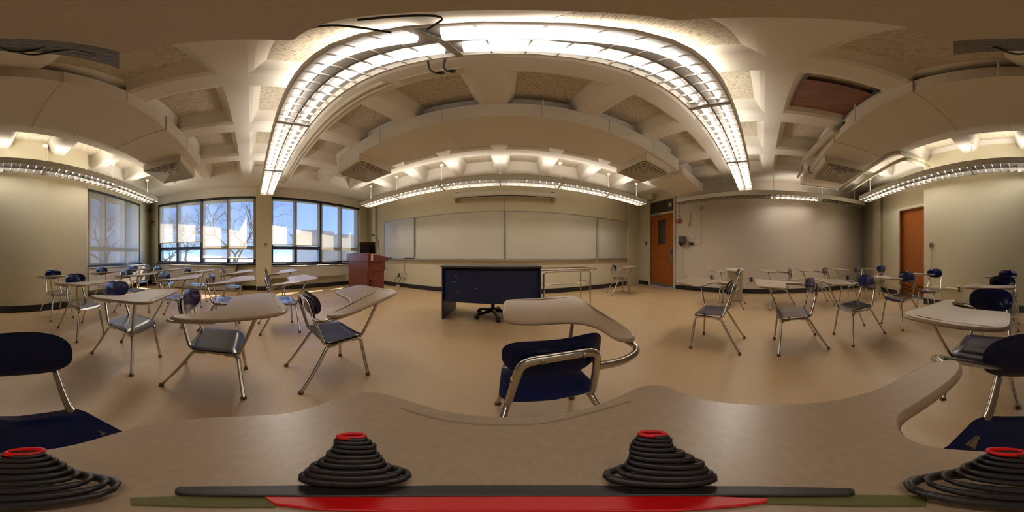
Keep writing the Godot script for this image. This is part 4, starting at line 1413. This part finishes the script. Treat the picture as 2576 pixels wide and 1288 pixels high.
func camera_desk() -> void:
	var edge := [[-60, 1138], [0, 1136], [100, 1130], [200, 1113], [310, 1082], [400, 1062], [520, 1048], [640, 1043], [720, 1037], [790, 1021], [845, 1001], [890, 988], [930, 984], [975, 989], [1040, 1008], [1120, 1031], [1210, 1043], [1300, 1046], [1400, 1041], [1495, 1017], [1563, 990], [1604, 972], [1645, 966], [1683, 972], [1726, 990], [1808, 1009], [1916, 1016], [2025, 1012], [2100, 1003], [2160, 989], [2226, 967], [2291, 932], [2332, 914], [2377, 905], [2412, 909], [2421, 922], [2412, 942], [2372, 977], [2321, 1012], [2281, 1037], [2266, 1057], [2271, 1082], [2291, 1103], [2340, 1120], [2452, 1130], [2576, 1135], [2640, 1137]]
	var out := on_desk(edge)
	var poly := PackedVector2Array()
	for k in out.size() - 1:
		for j in 3:
			poly.append((out[k] as Vector2).cubic_interpolate(out[k + 1], out[maxi(k - 1, 0)], out[mini(k + 2, out.size() - 1)], j / 3.0))
	poly.append(out[-1])
	poly.append(Vector2(out[-1].x, 0.20))
	poly.append(Vector2(out[0].x, 0.20))
	var mb := MB.new()
	plate(mb, poly, 0.692, 0.71, 0.004, true)
	var o := thing("writing_tablet", "big beige writing tablet carrying the camera stand", "desk", Vector3(0.1, 0, -0.4))
	part("tablet_board", mb, M.laminate, o)
	mb = MB.new()
	var ridge := [[1010, 1026], [1060, 1043], [1120, 1057], [1200, 1066], [1280, 1068], [1360, 1065], [1430, 1052], [1500, 1034], [1550, 1019], [1585, 1009]]
	var pts := PackedVector3Array()
	var rad := PackedFloat32Array()
	for k in ridge.size():
		pts.append(desk_spot(ridge[k][0], ridge[k][1], 0.7100))
		rad.append(0.0020)
	rod(mb, pts, rad, 8)
	part("pencil_ridge", mb, M.laminate_edge, o)
	side = 1
	xf = placed(-0.055, -0.285, 0)
	var post := R(0.108, -0.14, 0.60)
	var tip := desk_spot(2392, 912, 0.688)
	var arc := []
	for p in soft([tip, tip + Vector3(0.10, 0.0, -0.10), post + Vector3(-0.10, 0.02, 0.06), post], 0.15, 6):
		arc.append(p)
	mb = MB.new()
	var radii := PackedFloat32Array()
	radii.resize(arc.size())
	radii.fill(0.011)
	rod(mb, PackedVector3Array(arc), radii, 10)
	part("arm_tube", mb, M.chrome, o)
	for x in [-0.3, 0.42]:
		mb = MB.new()
		rod(mb, PackedVector3Array([Vector3(x, 0.0, -0.26), Vector3(x, 0.35, -0.28), Vector3(x, 0.695, -0.32)]), PackedFloat32Array([0.012, 0.012, 0.012]), 10)
		part("support_tube", mb, M.chrome, o)
	# camera stand: black plate, red body, three sprung feet
	o = thing("camera_stand", "black and red camera stand with coil feet on the tablet", "stand", Vector3(0.0, 0.71, -0.30))
	stand_strip(o, "base_plate", [[440, 1228], [455, 1222], [520, 1221], [700, 1220], [780, 1219], [1000, 1221], [1110, 1219], [1480, 1219], [1600, 1221], [1900, 1221], [2000, 1223], [2135, 1226], [2150, 1231]], [[2150, 1240], [2135, 1245], [2000, 1246], [1900, 1245], [1288, 1246], [780, 1248], [700, 1247], [520, 1245], [455, 1243], [440, 1238]], 0.7101, 0.7132, M.rubber)
	stand_strip(o, "red_body", [[665, 1245], [800, 1247], [1000, 1248], [1288, 1247], [1600, 1247], [1800, 1247], [1930, 1252]], [[1930, 1262], [1850, 1273], [1700, 1284], [1000, 1286], [800, 1281], [690, 1268]], 0.7101, 0.7122, M.bright_red)
	for q in [[330, 690, 1246, 1275], [1925, 2330, 1243, 1272]]:
		stand_strip(o, "olive_strip", [[q[0], q[2] + 4], [(q[0] + q[1]) / 2.0, q[2]], [q[1], q[2] + 2]], [[q[1], q[3]], [(q[0] + q[1]) / 2.0, q[3]], [q[0], q[3] - 6]], 0.7101, 0.7112, M.olive)  # thin strips for the blurred greenish band at both corners
	coil_foot(o, [[868, 1117, 38], [872, 1124, 44], [880, 1134, 52], [876, 1145, 54], [872, 1158, 66], [876, 1168, 70], [868, 1178, 84], [862, 1192, 100], [872, 1203, 118], [880, 1214, 140]])
	coil_foot(o, [[1655, 1111, 37], [1656, 1118, 44], [1652, 1128, 50], [1650, 1140, 54], [1662, 1152, 66], [1672, 1164, 76], [1686, 1178, 96], [1684, 1192, 102], [1680, 1204, 122], [1672, 1215, 142]])
	for e in [0.0, 2576.0]:
		coil_foot(o, [[e + 10, 1160, 48], [e + 12, 1168, 62], [e + 10, 1178, 80], [e + 14, 1190, 96], [e + 6, 1203, 120], [e + 10, 1216, 130], [e, 1228, 170], [e, 1240, 210], [e, 1252, 250]])

func stand_strip(o: Node, called: String, far: Array, near: Array, h0: float, h1: float, m: Material) -> void:
	var poly := PackedVector2Array()
	for q in far + near:
		var z: float = REACH * (EYE - h1) / (q[1] - 644.0)
		poly.append(Vector2(z * (q[0] - 1288.0) / REACH, z))
	var mb := MB.new()
	plate(mb, poly, h0, h1, 0.0012, true)
	part(called, mb, m, o)

func coil_foot(o: Node, turns: Array) -> void:
	# an upright tapering coil standing on the tablet, red cap on top
	var zb := 0.0
	var last: Array = turns[-1]
	var z0: float = REACH * 0.232 / (last[1] - 644.0)
	var pts := PackedVector3Array()
	var rad := PackedFloat32Array()
	var n := turns.size()
	for k in n:
		var q: Array = turns[k]
		var q2: Array = turns[mini(k + 1, n - 1)]
		for j in 20:
			var t := j / 20.0
			var b := lerpf(q[0], q2[0], t)
			var row := lerpf(q[1], q2[1], t)
			var r := lerpf(q[2], q2[2], t) * z0 / REACH
			var a := TAU * t
			var flat := 0.42
			var yc := EYE - z0 * (row - 644.0) / REACH
			pts.append(Vector3((b - 1288.0) * z0 / REACH + r * sin(a), maxf(yc, 0.7125), -z0 - 0.01 + r * flat * cos(a) * 0.5))
			rad.append(lerpf(0.0018, 0.0032, float(k) / n))
	var mb := MB.new()
	rod(mb, pts, rad, 8)
	var c := part("coil", mb, M.rubber, o)
	var cap := MB.new()
	var q0: Array = turns[0]
	var ring := PackedVector3Array()
	var rr := PackedFloat32Array()
	for j in 25:
		var a := TAU * j / 24.0
		ring.append(Vector3((q0[0] - 1288.0) * z0 / REACH + (q0[2] - 2) * z0 / REACH * sin(a), EYE - z0 * (q0[1] - 644.0) / REACH + 0.0008, -z0 - 0.012 + q0[2] * z0 / REACH * 0.25 * cos(a)))
		rr.append(0.0018)
	rod(cap, ring, rr, 8)
	part("red_cap", cap, M.bright_red, c)

# ---------------------------------------------------------------- under the ceiling
func duct(called: String, label: String, x0: float, x1: float, y0: float, y1: float) -> void:
	var o := thing(called, label, "duct", R((x0 + x1) / 2, (y0 + y1) / 2, 2.70), "painted air ducts")
	var mb := MB.new()
	box(mb, x0, x1, y0, y1, 2.70, 2.99, 0.0, 0.09)
	part("duct_body", mb, M.duct, o)
	for x in [lerpf(x0, x1, 0.36), lerpf(x0, x1, 0.7)]:
		mb = MB.new()
		box(mb, x - 0.012, x + 0.012, y0 - 0.008, y1 + 0.008, 2.692, 2.985, 0.0, 0.09)
		part("seam_flange", mb, M.duct, o)
	for x in [lerpf(x0, x1, 0.2), lerpf(x0, x1, 0.55), lerpf(x0, x1, 0.85)]:
		for y in [y0 - 0.02, y1 + 0.02]:
			mb = MB.new()
			tube(mb, [Vector3(x, y, 2.69), Vector3(x, y, 3.1)], 0.008)
			part("hanger_strap", mb, M.white, o)

func diffuser(label: String, x0: float, x1: float, y0: float, y1: float) -> void:
	var o := thing("air_diffuser", label, "vent", R((x0 + x1) / 2, (y0 + y1) / 2, 2.55), "square ceiling air diffusers")
	var mb := MB.new()
	box(mb, x0, x1, y0, y1, 2.56, 2.70, 0.0, 0.09)
	part("collar_box", mb, M.duct, o)
	var cx := (x0 + x1) / 2
	var cy := (y0 + y1) / 2
	var w := minf(x1 - x0, y1 - y0) / 2
	for k in 5:
		var r := w * (0.95 - 0.18 * k)
		var r2 := r - w * 0.13
		mb = MB.new()
		var a := [Vector3(cx - r, cy - r, 2.53 + 0.004 * k), Vector3(cx + r, cy - r, 2.53 + 0.004 * k), Vector3(cx + r, cy + r, 2.53 + 0.004 * k), Vector3(cx - r, cy + r, 2.53 + 0.004 * k)]
		var b := [Vector3(cx - r2, cy - r2, 2.56), Vector3(cx + r2, cy - r2, 2.56), Vector3(cx + r2, cy + r2, 2.56), Vector3(cx - r2, cy + r2, 2.56)]
		for e in 4:
			var n := (e + 1) % 4
			grid(mb, a[e], b[e], b[n], a[n], 0.1)
			var up := Vector3(0, 0, 0.008)
			grid(mb, a[e] + up, a[n] + up, b[n] + up, b[e] + up, 0.1)
			grid(mb, a[e], a[n], a[n] + up, a[e] + up, 0.1)
		part("cone_ring", mb, M.cabinet, o)
	mb = MB.new()
	box(mb, cx - w * 0.08, cx + w * 0.08, cy - w * 0.08, cy + w * 0.08, 2.545, 2.56)
	part("centre_plate", mb, M.cabinet, o)

func overhead_things() -> void:
	xf = Transform3D()
	side = 1
	duct("air_duct", "wide painted air duct below the ceiling in front of the middle lamp", -2.5, 2.65, 1.50, 2.16)
	var o := thing("branch_duct", "lower flat duct branch leading to the entrance corner", "duct", R(3.1, 1.8, 2.6))
	part("duct_body", bx(2.66, 3.6, 1.42, 2.20, 2.60, 2.80), M.duct, o)
	part("end_flange", bx(3.58, 3.62, 1.40, 2.22, 2.58, 2.82), M.duct, o)
	diffuser("square air diffuser under the duct, near the lectern", -2.50, -1.88, 1.47, 2.19)
	diffuser("square air diffuser under the duct, near the entrance door", 1.80, 2.42, 1.55, 2.25)
	for s in [-1, 1]:
		side = s
		duct("air_duct", "wide painted air duct behind the middle lamp, %s" % ["end towards the window corner" if s < 0 else "end towards the louvred door"], -2.75 if s < 0 else -0.6, 0.6 if s < 0 else 2.95, -1.67, -0.88)
	side = -1
	diffuser("square air diffuser under the rear duct, window corner", -2.88, -2.22, -1.72, -1.02)
	side = 1
	diffuser("square air diffuser under the rear duct, louvred door corner", 2.30, 2.96, -1.62, -0.92)
	o = thing("branch_duct", "flat duct stub beside the blank right wall lamp", "duct", R(3.3, -1.3, 2.6))
	part("duct_body", bx(2.97, 3.55, -1.75, -0.85, 2.66, 2.86), M.duct, o)
	part("end_flange", bx(3.53, 3.57, -1.77, -0.83, 2.64, 2.88), M.duct, o)
	# overhead projector right above the lens
	projector()
	# plywood patch in one coffer, pipe, raceway
	o = thing("plywood_patch", "reddish plywood sheet patched into a ceiling coffer", "panel", R(1.4, -0.6, 3.1))
	part("sheet", bx(1.10, 1.62, -0.88, -0.28, 3.10, 3.12), M.plywood, o)
	var pm := MB.new()
	box(pm, 1.02, 1.70, -0.95, -0.86, 3.105, 3.125)
	box(pm, 1.02, 1.70, -0.30, -0.21, 3.105, 3.125)
	box(pm, 1.62, 1.72, -0.95, -0.21, 3.105, 3.125)
	part("torn_edge", pm, M.grey, o)
	o = thing("drain_pipe", "cream insulated pipe hanging below the coffers near the plywood", "pipe", R(2.1, -0.9, 2.9))
	part("insulated_run", rodp([Vector3(1.75, -0.86, 2.88), Vector3(2.75, -0.74, 2.88)], 0.065), M.ivory, o)
	part("coupling", rodp([Vector3(1.60, -0.87, 2.9), Vector3(1.76, -0.86, 2.885)], 0.025), M.grey, o)
	part("pipe_bend", rodp([Vector3(2.75, -0.74, 2.88), Vector3(3.0, -0.72, 2.88), Vector3(3.0, -0.72, 2.72), Vector3(3.3, -0.72, 2.72)], 0.03, 0.05), M.ivory, o)
	o = thing("insulated_pipes", "pair of pale insulated pipes in the corner above the louvred door", "pipe", R(2.3, -1.95, 2.8))
	for q in [[-1.86, 2.86], [-2.06, 2.80]]:
		part("pipe_run", rodp([Vector3(3.9, q[0] - 0.2, q[1]), Vector3(2.9, q[0] - 0.1, q[1]), Vector3(1.75, q[0], q[1]), Vector3(1.6, q[0] - 0.5, q[1])], 0.05, 0.12), M.ivory, o)
	side = -1
	var pipe := thing("ceiling_raceway", "thin double raceway along the ceiling beam beside the middle lamp", "raceway", R(-2.0, 0.8, 2.95))
	for y in [0.80, 0.86]:
		part("channel", rodp([Vector3(-4.1, y, 2.95), Vector3(-0.75, y, 2.95)], 0.013), M.ivory, pipe)
	side = 1
	o = thing("ceiling_outlet", "ivory ceiling outlet box with two black plugs beside the middle lamp", "outlet", R(-0.45, 0.88, 2.93))
	part("box", bx(-0.66, -0.24, 0.84, 0.92, 2.93, 2.97, 0.006), M.ivory, o)
	for x in [-0.37, -0.30]:
		var c := part("plug", bx(x - 0.016, x + 0.016, 0.855, 0.89, 2.90, 2.935, 0.006), M.black, o)
		part("plug_cord", rodp([Vector3(x, 0.87, 2.905), Vector3(x - 0.02, 0.83, 2.86), Vector3(x + 0.02, 0.68, 2.62), Vector3(x + 0.10, 0.51, 2.48)], 0.005, 0.08), M.black, c)

func turned(l: float, d: float, h: float) -> Vector3:   # place for a bearing in radians and a distance
	var z := REACH / TURN * EYE / atan(EYE / d)
	return Vector3(z * (TURN * l + HEADING) / REACH, EYE + z * TURN / REACH * atan((h - EYE) / d), -z)

func projector() -> void:
	# a wide flat projector case hung right above the middle: its underside, its sides and its vent grille
	var X := [-0.30, 0.13]
	var Y := [-0.29, 0.078]
	var hb := 2.16
	var n := 160
	var mb := MB.new()
	var sk := MB.new()
	var rim := []
	for k in n + 1:
		var l := lerpf(-PI - 0.35, PI + 0.35, float(k) / n)
		var d := 9.0
		var dx := sin(l)
		var dy := cos(l)
		if absf(dx) > 1e-4: d = minf(d, (X[1] if dx > 0 else X[0]) / dx)
		if absf(dy) > 1e-4: d = minf(d, (Y[1] if dy > 0 else Y[0]) / dy)
		var row := []
		for j in 5:
			row.append(turned(l, lerpf(d, 0.004, j / 4.0), hb))
		row.append(row[4] + Vector3(0, 0.04, 0.35))
		row.append(turned(l, d, hb + 0.12))
		rim.append(row)
	for k in n:
		var a: Array = rim[k]
		var b: Array = rim[k + 1]
		for j in 5:
			mb.flat(a[j], a[j + 1], b[j + 1])
			mb.flat(a[j], b[j + 1], b[j])
		sk.flat(a[0], b[0], b[6])
		sk.flat(a[0], b[6], a[6])
	var o := thing("projector", "large putty-coloured projector case hanging over the camera desk", "projector", Vector3(0, rim[0][0].y, -1.5))
	part("underside", mb, M.projector, o)
	part("case_side", sk, M.projector, o)
	# the grille at the rear of the case shows at both ends of the hall
	for g in [[-30.0, 300.0], [2398.0, 2610.0]]:
		var m := MB.new()
		var e := []
		for k in 25:
			var l := (lerpf(g[0], g[1], k / 24.0) - 1288.0 - HEADING) / TURN
			e.append([turned(l, 0.292 / absf(cos(l)), hb), turned(l, 0.42 / absf(cos(l)), hb + 0.09), turned(l, 0.292 / absf(cos(l)), hb + 0.02), turned(l, 0.42 / absf(cos(l)), hb + 0.11)])
		for k in 24:
			var a: Array = e[k]
			var b: Array = e[k + 1]
			m.flat(a[0], b[0], b[1])
			m.flat(a[0], b[1], a[1])
			m.flat(a[3], b[3], b[2])
			m.flat(a[3], b[2], a[2])
			m.flat(a[1], b[1], b[3])
			m.flat(a[1], b[3], a[3])
		var gr := part("vent_grille", m, M.vent_grey, o)
		for k in range(1, 23):
			if k % 3 == 2:
				continue
			for row in [0.2, 0.45, 0.7]:
				var w := MB.new()
				var l0 := (lerpf(g[0], g[1], (k + (0.0 if k % 3 == 0 else -0.02)) / 24.0) - 1288.0 - HEADING) / TURN
				var l1 := (lerpf(g[0], g[1], (k + (1.02 if k % 3 == 0 else 0.7)) / 24.0) - 1288.0 - HEADING) / TURN
				var q := []
				for c in [[l0, row], [l1, row], [l1, row + 0.12], [l0, row + 0.12]]:
					q.append(turned(c[0], lerpf(0.292, 0.42, c[1]) / absf(cos(c[0])), hb + 0.09 * c[1] - 0.004))
				w.flat(q[0], q[1], q[2])
				w.flat(q[0], q[2], q[3])
				part("vent_slot", w, M.black, gr)
	# cords leaving the case
	var cords := [[[30, 128], [80, 140], [140, 130], [190, 122], [240, 138]], [[0, 120], [30, 132], [90, 128], [110, 118]], [[2500, 118], [2530, 130], [2560, 138], [2590, 132]], [[740, 96], [760, 72], [830, 62], [900, 68], [985, 82]], [[900, 50], [1000, 40], [1090, 38], [1118, 46], [1100, 58], [1075, 74]]]
	for c in cords:
		var pts := PackedVector3Array()
		var rad := PackedFloat32Array()
		var arr := []
		for q in c:
			arr.append(turned((q[0] - 1288.0 - HEADING) / TURN, 1.26 / tan((644.0 - q[1]) / TURN), 2.21))
		for p in soft(arr, 0.2, 6):
			pts.append(p)
			rad.append(0.004)
		var m := MB.new()
		rod(m, pts, rad, 6)
		single("projector_cable", m, M.black, ["black cable loop hanging below the projector grille, window side", "short black cable at the end of the projector grille, window side", "black cable bundle below the projector grille, louvred door side", "black cable from the projector case to the middle lamp", "looping black cable beside the middle lamp joint"][cords.find(c)], "cable")

# ---------------------------------------------------------------- outside the windows
func outside() -> void:
	side = 0
	var g := MB.new()
	plain_box(g, Vector3(-70, -2.2, -80), Vector3(10, -2.0, -13.6))
	var gr := setting("outdoor_ground", "pale lawn outside the windows")
	part("lawn", g, M.grass, gr)
	var rng := RandomNumberGenerator.new()
	rng.seed = 77
	var spots := [[470.0, 30.0, 9.0, "leafless tree outside the half-lowered blind"], [585.0, 26.0, 10.5, "large leafless tree outside the second blind"], [270.0, 24.0, 9.0, "leafless tree behind the dense bay blind"], [660.0, 40.0, 10.0, "leafless tree reaching over the window pillar"], [420.0, 36.0, 8.0, "distant leafless tree beside the corner pillar"]]
	for s in spots:
		var p := Vector3((s[0] - 1288.0) / REACH * s[1], -2.0, -s[1])
		var o := thing("bare_tree", s[3], "tree", p, "leafless trees outside")
		var mb := MB.new()
		branch(mb, p, Vector3(rng.randf_range(-0.08, 0.08), 1, 0).normalized(), s[2] * 0.30, 0.13, 6, rng)
		part("trunk_and_branches", mb, M.bark, o)
	var b := thing("campus_building", "low flat-roofed campus building far outside", "building", Vector3(-23, -2, -44))
	var w := MB.new()
	plain_box(w, Vector3(-31, -2, -48), Vector3(-23.2, 3.9, -42))
	part("wing", w, M.brick, b)
	w = MB.new()
	plain_box(w, Vector3(-30.6, 3.9, -47), Vector3(-28.0, 4.75, -43))
	part("roof_house", w, M.brick, b)
	w = MB.new()
	plain_box(w, Vector3(-31.2, 3.75, -48.2), Vector3(-23.0, 4.0, -41.8))
	part("parapet", w, M.cabinet, b)

func branch(mb: MB, p: Vector3, d: Vector3, length: float, r: float, depth: int, rng: RandomNumberGenerator) -> void:
	var pts := PackedVector3Array([p])
	var rad := PackedFloat32Array([r])
	var q := p
	var dd := d
	for k in 3:
		dd = (dd + Vector3(rng.randf_range(-0.16, 0.16), rng.randf_range(-0.05, 0.12), rng.randf_range(-0.16, 0.16))).normalized()
		q += dd * length / 3.0
		pts.append(q)
		rad.append(r * (1.0 - 0.13 * (k + 1)))
	rod(mb, pts, rad, 5 if depth > 2 else 3)
	if depth == 0:
		return
	var n := 3 if depth > 1 else 4
	for k in n:
		var a := TAU * (k + rng.randf()) / n
		var s := dd.cross(Vector3(0.3, 0.1, 0.9)).normalized()
		var t := dd.cross(s)
		var nd := (dd + (s * cos(a) + t * sin(a)) * rng.randf_range(0.5, 0.95)).normalized()
		branch(mb, pts[3 if k < 2 else 2], nd, length * rng.randf_range(0.62, 0.82), r * 0.58, depth - 1, rng)
